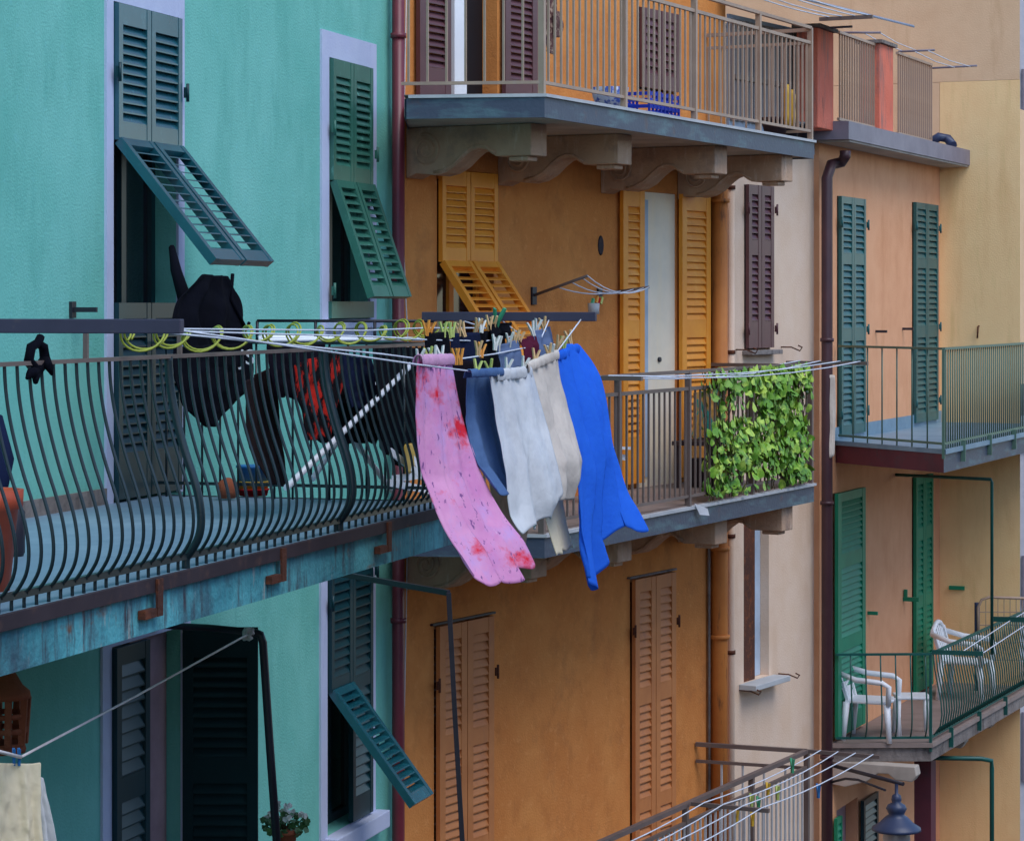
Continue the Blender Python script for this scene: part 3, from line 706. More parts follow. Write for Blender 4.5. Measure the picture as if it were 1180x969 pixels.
# box of pegs, blue yellow red
bx = Thing('tub_stack', 'stack of blue, yellow and red tubs on the turquoise house balcony floor', 'tubs', W, P(292, 570, 17.3-.2))
for (va, vb, mt, w0, nm) in ((571, 563, m_redc, .1, 'red_tub'), (563, 554, m_piny, .105, 'yellow_tub'), (554, 536, m_pinb, .108, 'blue_tub')):
    Yb = 17.0; g = MB(); c = P(292, va, Yb); hgt = (va-vb)/F*Yb
    g.lathe(c, [(w0*.9, 0), (w0, hgt*.85), (w0*1.06, hgt*.86), (w0*1.06, hgt), (w0*.95, hgt)], 14); g.build(nm, mt, bx)
g = MB(); c = P(262, 574, 16.6); g.lathe(c, [(.05,0),(.07,.05),(.06,.1),(.02,.13)], 10); single(g, 'clay_jar', m_clay, 'small pale clay jar on the floor left of the coloured tubs', 'jar', W, c)
# terracotta planter, far left
def pot(c, r, h, mat, name, label, cat='flower pot', group=None, soil=True):
    t = Thing(name, label, cat, W, c, group)
    g = MB(); g.lathe(c, [(r*.68,0),(r*.92,h*.8),(r*1.06,h*.82),(r*1.08,h),(r*.98,h),(r*.9,h*.9)], 24); g.build('pot_body', mat, t)
    if soil: g = MB(); g.lathe((c[0],c[1],c[2]+h*.88), [(r*.9,0),(r*.5,.01),(.001,.015)], 16, False); g.build('soil', m_clay, t)
    return t
Yp = 11.35
c = P(-16, 692, Yp); c = (c[0], c[1], FLOOR)
pot(c, .15, .44, m_terra, 'planter', 'orange terracotta planter at the left end of the turquoise balcony')
g = MB(); a = P(-6, 560, 11.6); g.tube([P(-6, 580, 12.6), P(0, 530, 12.7), P(-4, 480, 12.8)], .06, 8, rs=[.05,.07,.03]); single(g, 'watering_can', m_navy, 'dark blue can leaning behind the orange planter', 'can', W, a)
g = MB(); c = P(15, 648, 12.9); c = (c[0], c[1], FLOOR); g.lathe(c, [(.05,0),(.06,.02),(.06,.22),(.03,.26)], 12); single(g, 'black_bottle', m_black, 'black bottle on the balcony floor behind the planter', 'bottle', W, c)

# ---- lower teal level: pole frames, lamp, cloth, flower pot
g = MB(); s_ = T.s(208)
q = lambda u, v, Y: P(u, v, Y)
g = MB(); g.tube([q(178,720,17.0), q(240,723,16.6), q(292,728,16.2)], .022, 8); g.tube([q(292,728,16.2), q(300,731,16.2), q(303,740,16.2), q(311,860,16.2), q(320,985,16.2)], .026, 8)
single(g, 'pole_frame', m_black, 'bent dark steel pole in front of the blackish shutter, a rope tied to its corner', 'pole', W, q(178,720,17.0))
g = MB(); g.bar(q(385,660,19.8), q(517,683,18.8), .03, .04); g.bar(q(517,683,18.8), q(524,820,18.8), .035, .035); g.bar(q(524,820,18.8), q(534,990,18.8), .035, .035)
single(g, 'pole_frame', m_black, 'straight dark steel pole in front of the faded orange shutters', 'pole', W, q(385,660,19.8))
g = MB(); K = q(286, 730, 16.15)
for i in range(3): g.tube([(K[0]+.03*math.cos(a), K[1]+.03*math.sin(a*1.3), K[2]+.035*math.sin(a+i)) for a in [j*.7+i for j in range(9)]], .012, 6)
g.tube([(K[0], K[1]+.03, K[2]), P(160, 800, 13.6), P(24, 872, 11.0)], .006, 6)
g.tube([P(24, 872, 11.0), P(0, 866, 10.6), P(-30, 858, 10.2)], .008, 6)
single(g, 'rope', m_cable, 'white rope knotted to the bent pole and running down to the pale cloth', 'rope', W, K)
cols = [[P(u, v, 10.9) for u, v in res([(-12,878),(-12,930),(-14,1000)])], [P(u, v, 11.0) for u, v in res([(20,880),(24,930),(28,1000)])], [P(u, v, 11.05) for u, v in res([(47,878),(46,930),(50,1000)])]]
blob_cloth('pale_cloth', m_yellowc, 'pale yellow cloth draped over the rope at the lower left corner', 'cloth', W, cols, fold=.02, nfold=2, seed=31, thick=.006)
cols = [[P(u, v, 11.25) for u, v in res([(20,892),(22,940),(24,1000)])], [P(u, v, 11.3) for u, v in res([(50,896),(60,945),(70,1000)])]]
blob_cloth('white_cloth', m_whitec, 'white cloth hanging just behind the pale yellow cloth', 'cloth', W, cols, fold=.02, seed=32, thick=.006)
for i, u in enumerate((16, 22)): pin(u, 872, 0, m_pinb, 'blue clothespin on the rope above the pale yellow cloth', 'pegs on the rope', Yp=11.0, size=.8)
# clay lantern far left below the slab
c = P(4, 862, 12.4); t = Thing('clay_lantern', 'terracotta lantern with pierced sides below the balcony at far left', 'lantern', W, c)
g = MB(); r_ = .115
g.lathe(c, [(r_*.9,-.02),(r_*.95,0),(r_*.9,.02),(r_*.88,.03)], 8)
for k in range(8):
    a = 2*math.pi*(k+.5)/8; g.bar((c[0]+r_*.88*math.cos(a), c[1]+r_*.88*math.sin(a), c[2]+.02), (c[0]+r_*1.02*math.cos(a), c[1]+r_*1.02*math.sin(a), c[2]+.24), .03, .03)
for zz_ in (.09, .16): g.lathe((c[0],c[1],c[2]+zz_), [(r_*.86,-.012),(r_*1.0,-.012),(r_*1.0,.012),(r_*.86,.012)], 16, False)
g.build('lantern_body', m_clay, t)
g = MB(); g.lathe((c[0],c[1],c[2]+.24), [(r_*1.15,0),(r_*1.1,.03),(r_*.8,.06),(r_*.5,.12),(r_*.2,.15)], 16); g.build('lantern_lid', m_clay, t)
# flower pot bottom
def plant(t, c, n, R, H, mleaf, sz, petals=0, seed=1):
    random.seed(seed); g = MB(); pg = MB(); st = MB()
    for i in range(n):
        a = random.uniform(0, 6.28); r = R*math.sqrt(random.random()); z = H*random.uniform(.1, 1)
        p = Vector((c[0]+r*math.cos(a), c[1]+r*math.sin(a)*.9, c[2]+z*(1-.4*(r/R)**2)))
        leafv(g, p, sz*random.uniform(.7, 1.3))
        if i % 6 == 0: st.tube([c, (p.x, p.y, p.z)], .004, 4, False)
    g.build('foliage', mleaf, t); st.build('stem', m_stem, t)
    for i in range(petals):
        a = random.uniform(0, 6.28); r = R*math.sqrt(random.random())
        p = Vector((c[0]+r*math.cos(a), c[1]+r*math.sin(a), c[2]+H*random.uniform(.7, 1.15))); leafv(pg, p, sz*1.1); leafv(pg, p, sz*1.1)
    if petals: pg.build('blossom', m_petal, t)
def leafv(g, p, s):
    n = Vector((random.gauss(0,1), random.gauss(0,1)+.8, random.gauss(0,1)+.6)).normalized()
    x = n.cross(Vector((0,0,1))).normalized(); x = (Matrix.Rotation(random.uniform(-.9,.9), 3, n) @ x); y = n.cross(x)
    pts = [(-.15,-.5),(.35,-.35),(.5,.1),(.0,.6),(-.5,.1),(-.35,-.35)]
    b = [p+x*(a*s)+y*(c*s)+n*(s*.12*(abs(a)-.3)) for a, c in pts]
    g.add(b, [(0,1,2,3),(0,3,4,5)])
c = P(328, 985, 16.5); t = pot(c, .085, .17, m_clay, 'flower_pot', 'small flower pot with white blossoms at the bottom edge beside the pole')
plant(t, (c[0], c[1], c[2]+.12), 160, .15, .17, m_leaf2, .035, 26, 3)
g = MB(); g.lathe((c[0]-.07, c[1]+.13, c[2]-.02), [(.03,0),(.045,.1),(.05,.12)], 12)
g.build('small_pot', m_piny, t)

# =================================================================== ORANGE / CREAM HOUSES
O = ORNG
UPZ, DNZ = 1.63, -1.79
oh = Thing('orange_house', 'ochre orange stucco house with stacked balconies on stone corbels', 'house', O, (0, 0, GZ))
sO0, sO1 = O.s(461.5), O.s(836)
ow1 = (O.s(503.5), O.s(569)); zw1t = O.z(O.s(535), 0, 197); zw1b = O.z(O.s(535), 0, 440)
od1 = (O.s(736), O.s(779)); zd1t = O.z(O.s(757), 0, 222)
ow2 = (O.s(500), O.s(564)); zw2t = O.z(O.s(532), 0, 714); 
ow3 = (O.s(726), O.s(774)); zw3t = O.z(O.s(750), 0, 662)
BZ = -6.0
up_d = (O.s(514), O.s(573)); up_w = (O.s(735), O.s(778)); 
holes = [(ow1[0], ow1[1], zw1b, zw1t), (od1[0], od1[1], DNZ, zd1t), (ow2[0], ow2[1], -5.6, zw2t), (ow3[0], ow3[1], -5.9, zw3t), (up_d[0], up_d[1], UPZ, UPZ+2.6), (up_w[0], up_w[1], UPZ+.45, O.z(O.s(756), 0, 12))]
g = MB(); wall_mesh(g, sO0, sO1, GZ, 6.5, holes); body(g, sO0, sO1, GZ, 6.5, 8); g.build('wall', m_orange, oh)
# A: orange shutters with flaps
s0, s1 = ow1; win = casement(oh, s0, s1, zw1b, zw1t, m_sh_or)
zh = O.z(O.s(535), 0, 304)
upper_lower(oh, win, s0, s1, zw1b, zw1b, zh, zw1t, m_sh_or, pitch=.062)
m = (s0+s1)/2
flap(oh, win, s0+.01, m-.006, zh, 1.0, rad(36), m_sh_or, .07); flap(oh, win, m+.006, s1-.01, zh, 1.0, rad(36), m_sh_or, .07)
g = MB(); g.box(s0-.1, s1+.1, 0, .1, zw1b-.06, zw1b-.003); g.build('sill', m_conc, oh, win)
# B: balcony door with white wooden door, orange leaves folded open either side
s0, s1 = od1
g = MB(); g.box(s0+.003, s1-.003, -.05, -.012, DNZ+.003, zd1t-.003); door = g.build('balcony_door', m_whitep, oh)
g = MB(); g.box(s0+.01, s0+.2, -.011, .0, DNZ+.1, zd1t-.08); g.build('blue_tinted_leaf', m_bluew, oh, door)
g = MB(); g.tube([(s0+.45, -.02, -.55), (s0+.45, .01, -.55)], .025, 8); g.build('handle', m_black, oh, door)
zt = zd1t
for (a, b) in ((O.s(711), O.s(736)-.005), (O.s(779)+.005, O.s(812))):
    g = MB(); H = zt-DNZ
    leaf(g, a, b, DNZ+.06, zt, .03, panels=[(DNZ+.5, DNZ+1.45), (DNZ+1.62, zt-.16)], pitch=.075, stile=.1, solid_back=True); g.build('open_shutter', m_sh_or, oh, door)
# C, D: faded shutters below
for (s0, s1), zt, zb_, p_ in ((ow2, zw2t, -5.6, [(-5.3,-4.35),(-4.2,-3.15)]), (ow3, zw3t, -5.9, None)):
    win = casement(oh, s0, s1, zb_, zt, m_sh_dull)
    m = (s0+s1)/2; h_ = zt-zb_
    pn = [(zb_+.15, zb_+h_*.3), (zb_+h_*.34, zb_+h_*.62), (zb_+h_*.67, zt-.14)]
    pair(oh, win, s0+.01, s1-.01, zb_+.02, zt-.01, m_sh_dull, pn, pitch=.075, stile=.09)
    hinges(oh, win, [(s0-.02, zt-.5), (s1+.03, zt-.5)], m_rust)
    g = MB(); g.box(s0-.06, s1+.06, 0, .03, zt+.002, zt+.02); g.build('head_trim', m_conc if p_ is None else m_black, oh, win)
# E: top floor: door with brown leaves
s0, s1 = up_d
g = MB(); g.box(s0+.003, s1-.003, -.2, -.15, UPZ+.003, UPZ+2.597); door = g.build('balcony_door', m_dark, oh)
g = MB(); g.box(O.s(517), O.s(524), -.149, -.1, UPZ+.01, UPZ+2.59); g.box(O.s(533), O.s(547), -.149, -.08, UPZ+.01, UPZ+2.59); g.build('door_leaf', m_plastic, oh, door)
for a, b in ((O.s(476), O.s(512)), (O.s(575), O.s(612))):
    g = MB(); leaf(g, a, b, UPZ+.06, UPZ+2.6, .03, panels=[(UPZ+.35, UPZ+1.6), (UPZ+1.72, UPZ+2.45)], pitch=.06, stile=.09, tilt=.4); g.build('open_shutter', m_sh_br, oh, door)
s0, s1 = up_w; zu = O.z(O.s(756), 0, 12)
win = casement(oh, s0, s1, UPZ+.45, zu, m_sh_br)
pair(oh, win, s0+.01, s1-.01, UPZ+.47, zu-.01, m_sh_br, [(UPZ+.6, zu-.1)], pitch=.075, stile=.06)
g = MB()
for u, v in ((692, 283),):
    a = O.p(u, v, 0)
    g.lathe((0,0,0), [(.06,0),(.05,.006)], 12); g.v = [(a[0]+x, z+.003, a[2]+y*1.6) for x, y, z in g.v]
g.build('vent', m_brownedge, oh)
# ---- cream part
ch = Thing('cream_house', 'narrow cream stucco house between the ochre drainpipe and the peach house', 'house', O, (sO1+.002, 0, GZ))
cs0, cs1 = sO1+.002, O.s(944.5)
cw1 = (O.s(857.5), O.s(887)); zc1t, zc1b = O.z(O.s(872), 0, 214), O.z(O.s(872), 0, 403)
cw2 = (O.s(857), O.s(886)); zc2t, zc2b = O.z(O.s(872), 0, 590), O.z(O.s(872), 0, 782)
g = MB(); wall_mesh(g, cs0, cs1, GZ, 2.9, [(*cw1, zc1b, zc1t), (*cw2, zc2b, zc2t)], .35); body(g, cs0, cs1, GZ, 2.9, 8); g.build('wall', m_cream, ch)
s0, s1 = cw1; win = casement(ch, s0, s1, zc1b, zc1t, m_sh_br)
pair(ch, win, s0+.005, s1-.005, zc1b+.02, zc1t+.0, m_sh_br, [(zc1b+.3, zc1b+1.0), (zc1b+1.16, zc1t-.1)], pitch=.072, stile=.075, tilt=.4)
hinges(ch, win, [(s0-.03, zc1t-.25), (s1+.04, zc1t-.25), (s0-.03, zc1b+.22), (s1+.04, zc1b+.22)], m_sh_br)
g = MB(); g.box(s0-.05, s1+.08, 0, .12, zc1b-.05, zc1b-.003); g.build('sill', m_conc, ch, win, .006)
s0, s1 = cw2
g = MB(); g.box(s0+.003, s0+.3, -.09, -.01, zc2b+.003, zc2t-.003); win = g.build('window', m_rust, ch)
g = MB(); g.box(s0+.302, s1-.003, -.34, -.1, zc2b+.003, zc2t-.003); g.build('inner_leaf', m_bluew, ch, win)
g = MB(); g.box(s0-.12, s1+.12, 0, .2, zc2b-.06, zc2b-.003); g.build('sill', m_lip, ch, win, .006)
g = MB(); a = s1-.35; g.tube([(a, -.1, zc2b+.75), (a, -.06, zc2b+.75), (a, -.06, zc2b+1.15), (a, -.1, zc2b+1.15)], .01, 6); g.build('handle', m_rust, ch, win)
for u, v in ((848, 403), (900, 400), (852, 795), (897, 776)):
    a = O.p(u, v, 0); g = MB(); g.tube([(a[0], 0, a[2]), (a[0], .12, a[2]), (a[0]+.05, .2, a[2]-.04), (a[0]+.02, .24, a[2]), (a[0], .2, a[2]+.02)], .008, 5); g.build('line_hook', m_rust, ch)

# balconies of the orange house ------------------------------------------------
def rayline(pA, pB, u):
    """plan point on segment line pA-pB (X,Y) seen at u"""
    k = (u-CU)/F; (x0, y0), (x1, y1) = pA, pB; dx, dy = x1-x0, y1-y0
    t = (k*y0-x0)/(dx-k*dy); return (x0+dx*t, y0+dy*t)
def plan(u, Y): return ((u-CU)/F*Y, Y)
Bp = plan(630, 20.2)
Cp = plan(941, 26.0)
Ap = plan(470.5, 20.35)
B_, C_, A_ = O.inv(*Bp), O.inv(*Cp), O.inv(*Ap)
A0 = (O.s(468), .003); A_ = (A0[0]-.55, A_[1])
Aw = A_
Fr = Frame(Bp[0], Bp[1], Cp[0]-Bp[0], Cp[1]-Bp[1])        # along the long front
Fs = Frame(Ap[0], Ap[1], Bp[0]-Ap[0], Bp[1]-Ap[1])        # along the short left side
LBC = math.hypot(Cp[0]-Bp[0], Cp[1]-Bp[1]); LAB = math.hypot(Bp[0]-Ap[0], Bp[1]-Ap[1])
Ain = O.inv(*Ap)
Cin = O.inv(*Cp)
def orange_balcony(z, tilem, tag_):
    poly = [(O.s(468), .003), Ain, B_, Cin, (Cin[0], .003)]
    def inset(poly, d):
        # crude inset of the free corners
        return [(O.s(468)+d, .003), (Ain[0]+d*.6, Ain[1]-d*1.2), (B_[0]+d*.25, B_[1]-d*1.1), (Cin[0]-d, Cin[1]-d), (Cin[0]-d, .003)]
    g = MB(); g.prism(poly, z-.025, z); bal = g.build('balcony', m_lip, oh)
    g = MB(); g.prism(inset(poly, .05), z+.001, z+.006); g.build('floor_tiles', tilem, oh, bal)
    g = MB(); g.prism(inset(poly, .045), z-.17, z-.026); g.build('slab', m_under, oh, bal)
    # fascia plates along free edges
    g = MB()
    ip = inset(poly, .02); iq = inset(poly, .042)
    for i in range(0, 4):
        a, b, c, d = ip[i], ip[i+1], iq[i+1], iq[i]
        g.prism([a, b, c, d], z-.185, z-.027)
    g.build('fascia', m_fasc, oh, bal)
    return bal
def corbel(root, par, s, z, L, mat, w=.26):
    g = MB()
    top = z; pr = [(0.003,top),(L,top),(L,top-.27),(L-.42,top-.27),(L-.52,top-.25),(L-.62,top-.2)]
    pr += [(L-.62-.0-.14*i, top-.2+(.02,-.0,-.07,-.16,-.24)[i-1]) for i in range(1, 4)]
    pr = [(0.003,top),(L,top),(L,top-.26),(L-.33,top-.26),(L-.38,top-.235),(L-.43,top-.2),(L-.5,top-.19),(L-.57,top-.21),(L-.65,top-.265),(L-.73,top-.335),(L-.82,top-.38),(L-.92,top-.4),(.1,top-.38),(.003,top-.42)]
    pr = [(max(.003, a), b) for a, b in pr]
    g.prism_s(pr, s-w/2, s+w/2)
    g.box(s-w/2+.05, s+w/2-.05, L-.24, L-.06, top-.3, top-.26)
    ob = g.build('corbel', mat, root, par, .01)
    # raised scroll and lower moulding on both cheeks
    for sg in (-1, 1):
        q = MB(); ss = s+sg*(w/2+.004); cx, cz = .2, top-.19
        pts = [(ss, cx+(.02+.115*t)*math.cos(t*4.6*math.pi), cz+(.02+.115*t)*math.sin(t*4.6*math.pi)) for t in [i/40 for i in range(41)]]
        q.tube(pts, .014, 6)
        low = [(ss, a, b+.025) for a, b in pr[3:12]]; q.tube(low, .014, 6)
        qv = q.v; g2 = q; g2.v = qv
        # sub-part of the balcony as well
        q.build('corbel_scroll', mat, root, par)
    return ob
corb_s = []
for u_end, ww in ((621, .2), (720, .2), (831, .2), (907, .2)): corb_s.append(u_end)
def place_corbels(bal, z, yoff=0):
    for u in corb_s:
        # the end block sits just inside the slab edge; find s where the corbel end shows at u
        best = None
        for i in range(400):
            s = -1.2+i*.03
            # slab edge o at this s
            if s < B_[0]: t = (s-Ain[0])/(B_[0]-Ain[0]); oe_ = Ain[1]+(B_[1]-Ain[1])*t
            else: t = (s-B_[0])/(Cin[0]-B_[0]); oe_ = B_[1]+(Cin[1]-B_[1])*t
            L = min(oe_-.1, 1.2)
            w_ = O.w(s, L, 0); uu = CU+F*w_.x/w_.y
            if best is None or abs(uu-u) < best[0]: best = (abs(uu-u), s, L)
        corbel(oh, bal, best[1], z-.172, best[2], m_stone)
balU = orange_balcony(UPZ, m_tile2, 'upper'); place_corbels(balU, UPZ)
balD = orange_balcony(DNZ, m_tile2, 'lower'); place_corbels(balD, DNZ)

def straight_railing(label, z, mat, hand, low, bot, posts_u, endbar=True, has_side=True, ext=1.0, group=None):
    r = Thing('balcony_railing', label, 'railing', Fr, (0, 0, z), group)
    e = .05
    s_end_ = LBC-.05
    # the side run in Fr coordinates
    a2 = Fr.inv(*Ap); side0 = (a2[0]+.0, a2[1]-.06); c0 = (.02, -e)
    g = MB(); g.bar((c0[0], c0[1], z+hand), (s_end_, -e, z+hand), .04, .03)
    if has_side: g.bar((side0[0], side0[1], z+hand), (c0[0], c0[1], z+hand), .04, .03)
    wp = Fr.inv(*O.w(Cin[0]-.06, .02, 0)[:2])
    cend = (s_end_, -e)
    g.bar((wp[0], wp[1], z+hand-.02), (cend[0], cend[1], z+hand-.02), .05, .035)
    g.build('handrail', mat, r)
    g = MB(); g.bar((c0[0], c0[1], z+low), (s_end_, -e, z+low), .03, .03)
    if has_side: g.bar((side0[0], side0[1], z+low), (c0[0], c0[1], z+low), .03, .03)
    g.bar((wp[0], wp[1], z+low), (cend[0], cend[1], z+low), .03, .03)
    g.build('upper_rail', mat, r)
    g = MB(); g.bar((c0[0], c0[1], z+bot), (s_end_, -e, z+bot), .03, .025)
    if has_side: g.bar((side0[0], side0[1], z+bot), (c0[0], c0[1], z+bot), .03, .025)
    g.bar((wp[0], wp[1], z+bot), (cend[0], cend[1], z+bot), .03, .025)
    g.build('bottom_rail', mat, r)
    g = MB(); g.bar((0, 0, z+bot), (0, 0, z+low), .016, .016); b0 = g.build('baluster', mat, r); b0.location = (c0[0]+.12, e, 0)
    ps = [c0[0]]
    for u in posts_u: ps.append(Fr.s(u, -e))
    ps.append(s_end_)
    n = int(LBC/.12)
    for k in range(1, n):
        s = c0[0]+.12+k*.12
        if s > s_end_-.06: break
        if any(abs(s-q) < .03 for q in ps): continue
        c = b0.copy(); COL.objects.link(c); c.location = (s, e, 0)
    d = math.hypot(side0[0]-c0[0], side0[1]-c0[1])
    if has_side:
        k = 1
        while k*.15 < d:
            t = k*.15/d; c = b0.copy(); COL.objects.link(c); c.location = (c0[0]+(side0[0]-c0[0])*t, -(c0[1]+(side0[1]-c0[1])*t), 0); k += 1
    d2 = math.hypot(wp[0]-cend[0], wp[1]-cend[1]); k = 1
    while k*.14 < d2:
        t = k*.14/d2; c = b0.copy(); COL.objects.link(c); c.location = (cend[0]+(wp[0]-cend[0])*t, -(cend[1]+(wp[1]-cend[1])*t), 0); k += 1
    for q in ps:
        g = MB(); g.bar((q, -e, z), (q, -e, z+hand), .05, .04); g.build('post', mat, r)
    return r
r_up = straight_railing('brown grey steel railing round the topmost balcony of the orange house', UPZ, m_brail, 1.12, .97, .09, (719, 800, 874))
r_dn = straight_railing('brown grey steel railing with ivy at its far end on the orange house', DNZ, m_brail2, 1.19, 1.04, .09, (712, 793, 866))

# bottom orange railing (only its top shows)
zb3 = -4.45
Cq = plan(934, 25.9); Dq = plan(600, 25.9*1156/(2090-600))
F3 = Frame(Dq[0], Dq[1], Cq[0]-Dq[0], Cq[1]-Dq[1]); L3 = math.hypot(Cq[0]-Dq[0], Cq[1]-Dq[1])
g = MB()
E3 = (O.inv(*Cq)[0], O.inv(*Cq)[1])
poly = [(O.inv(*Dq)[0], .003), O.inv(*Dq), E3, (E3[0], .003)]
g.prism(poly, zb3-1.38, zb3-1.2); g.build('balcony', m_tile2, oh)
r3 = Thing('balcony_railing', 'grey brown railing rising from the bottom edge below the orange wall, white lines beside it', 'railing', F3, (0, 0, zb3-1.2))
g = MB(); g.bar((0, -.04, zb3), (L3, -.04, zb3), .05, .04)
wq = F3.inv(*O.w(O.s(801), .01, 0)[:2]); g.bar((wq[0], wq[1], zb3), (L3, -.04, zb3-.0), .05, .04); g.build('handrail', m_brail2, r3)
g = MB(); g.bar((0, -.04, zb3-.16), (L3, -.04, zb3-.16), .03, .03); g.bar((wq[0], wq[1], zb3-.17), (L3, -.04, zb3-.17), .03, .03); g.build('upper_rail', m_brail2, r3)
g = MB(); g.bar((0, 0, zb3-1.2), (0, 0, zb3-.16), .018, .018); b0 = g.build('baluster', m_lip, r3); b0.location = (.12, .04, 0)
for k in range(1, int(L3/.12)):
    c = b0.copy(); COL.objects.link(c); c.location = (.12+.12*k, .04, 0)
d2 = math.hypot(wq[0]-L3, wq[1]+.04)
for k in range(1, int(d2/.22)):
    t = k*.22/d2; c = b0.copy(); COL.objects.link(c); c.location = (L3+(wq[0]-L3)*t, -(-.04+(wq[1]+.04)*t), 0)
for q in (F3.s(700, -.04), F3.s(790, -.04), F3.s(866, -.04), L3): 
    g = MB(); g.bar((q, -.04, zb3-1.2), (q, -.04, zb3), .05, .045); g.build('post', m_brail2, r3)

# line arms and lines on the orange balconies
def arm_lines(fr, sA_, sB_, z, o0, o1, n, arm_labels, line_labels, grp, sag=.12, mat=m_brail2):
    for s, lb in zip((sA_, sB_), arm_labels):
        if lb: g = MB(); g.bar((s, o0, z), (s, o1, z), .04, .035); single(g, 'clothesline_bracket', mat, lb, 'arm', fr, (s, o0, z))
    for i in range(n):
        oo = o0+(o1-o0)*(i+.7)/n*.98
        pts = [(sA_+(sB_-sA_)*t, oo, z+.02-sag*4*t*(1-t)*(1+.3*math.sin(i*2.1))) for t in [j/6 for j in range(7)]]
        line(pts, line_labels[i], grp, .006, fr)
ordn = ['innermost', 'second', 'third', 'outermost']
arm_lines(F3, F3.s(794, -.04), L3, zb3-.0, -.02, .72, 4, ('short steel arm sticking out halfway along the bottom railing', 'steel arm sticking out at the far end of the bottom railing'),
          [f'{w_} white line beside the bottom railing, pegs clipped along it' if i != 9 else '' for i, w_ in enumerate(ordn)], 'lines beside the bottom railing', .04)
arm_lines(F3, 0, F3.s(794, -.04), zb3-.0, -.02, .72, 4, (None, None), [f'{w_} white line running to the bottom edge from the short arm' for w_ in ordn], 'lines beside the bottom railing, near half', .05)
arm_lines(Fr, .6, LBC-.05, DNZ+1.2, -.3, .55, 4, ('steel arm of the ivy balcony hidden by the blue sheet', 'steel arm reaching past the ivy balcony towards the green railing'),
          [f'{w_} white line slung along the handrail of the ivy balcony' for w_ in ordn], 'lines along the ivy balcony', .07)
arm_lines(Fr, 3.4, LBC-.05, UPZ+1.2, .05, .6, 4, ('steel arm on the topmost railing over the blue crate', 'steel arm pointing out past the topmost balcony near the red pillar'),
          [f'{w_} white line above the handrail of the topmost balcony' for w_ in ordn], 'lines above the topmost balcony', .03)
def pinline(fr, s, o, z, mat, label, grp):
    e = pin(0, 0, 0, mat, label, grp); e.location = fr.w(s, o, z); e.scale = (1.5,)*3; e.rotation_euler = (random.uniform(-.3,.3), random.uniform(-.3,.3), fr.ang+.6)
for u, v, mt, lb in ((913,882,m_ping,'on the handrail post of the bottom railing'),(885,910,m_piny,'highest on the bottom railing lines'),(896,913,m_pinl,'right of the highest yellow pegs'),(866,923,m_pinl,'beside the end of the short steel arm'),(874,926,m_ping,'at the tip of the short steel arm'),(849,940,m_piny,'hanging left of the short steel arm tip'),(867,943,m_piny,'hanging below the short steel arm tip'),(943,911,m_pinb,'alone near the dark brown drainpipe')):
    Y_ = 24.2 if u < 920 else 25.2
    p = P(u, v, Y_); e = pin(u, v, 0, mt, f'{cname[mt.name]} clothespin {lb}', 'pegs on the bottom railing lines', Yp=Y_, size=1.5)

# ivy on the lower orange railing
iv = Thing('ivy', 'bright green ivy climbing the far end of the orange house balcony railing', 'climbing plant', Fr, (Fr.s(870, -.05), -.05, DNZ))
random.seed(5); g = MB(); g2 = MB()
sa, sb2 = Fr.s(812, -.05), Fr.s(930, -.02)
def leaf5(g, p, s, fr_n):
    n = (fr_n+Vector((random.gauss(0,.45), random.gauss(0,.45), random.gauss(0,.45)+.25))).normalized()
    x = n.cross(Vector((0,0,1))).normalized(); x = Matrix.Rotation(random.uniform(-.8,.8), 3, n) @ x; y = n.cross(x)
    pts = [(0,.42),(.28,.5),(.5,.22),(.42,-.12),(0,-.62),(-.42,-.12),(-.5,.22),(-.28,.5)]
    b = [p+x*(a*s)+y*(c*s)-n*(abs(a)*s*.25) for a, c in pts]; ctr = p+n*.0
    i0 = len(g.v); g.add([ctr]+b, [(0,1+i,1+(i+1)%8) for i in range(8)], True)
vines = [(random.uniform(sa, sb2)) for _ in range(30)]
for s_ in vines:
    pts = []; x = s_; 
    for k in range(12): pts.append((x, -.02+.03*random.uniform(-1,1), DNZ+.02+k*.105)); x += random.uniform(-.06,.06)
    g2.tube(pts, .004, 4, False)
for i in range(2400):
    s_ = sa+(sb2-sa)*random.random()**.85; t = random.random(); zz_ = DNZ+.05+1.13*t
    if noise.noise(Vector((s_*2.2, zz_*2.6, 3))) < -.16 and random.random() < .8: continue
    if s_ < sa+.3 and random.random() < .35: continue
    leaf5(g, Vector((s_, random.uniform(-.1, .07), zz_)), random.uniform(.05, .1), Vector((0,1,0)))
g.build('foliage', m_leaf, iv); g2.build('stem', m_stem, iv)
# cloth on a stand behind, small table
p0 = Fr.p(800, 450, -.7); cols = [[Fr.p(u, v, -.7) for u, v in res([(799,452),(799,505)])], [Fr.p(u, v, -.9) for u, v in res([(832,446),(833,500)])]]
blob_cloth('quilted_cloth', m_multi, 'orange and teal quilted cloth hung behind the bars left of the ivy', 'cloth', Fr, cols, fold=.03, seed=40, thick=.01)
a = Fr.p(818, 560, -.8); st_ = Thing('plant_stand', 'dark plant stand in shade under the quilted cloth', 'stand', Fr, (a[0], a[1], DNZ))
g = MB(); g.box(a[0]-.5, a[0]+.5, a[1]-.2, a[1]+.2, DNZ+.42, DNZ+.46); g.build('stand_top', m_brownedge, st_)
for ds in (-.45, .45):
    for do in (-.16, .16): g = MB(); g.bar((a[0]+ds, a[1]+do, DNZ), (a[0]+ds, a[1]+do, DNZ+.42), .04, .04); g.build('leg', m_brownedge, st_)
g = MB(); g.lathe((a[0]-.2, a[1], DNZ+.01), [(.12,0),(.16,.25),(.17,.27),(.14,.27)], 14); single(g, 'pot', m_brownedge, 'dark pot standing under the plant stand', 'flower pot', Fr, (a[0]-.2, a[1], DNZ))
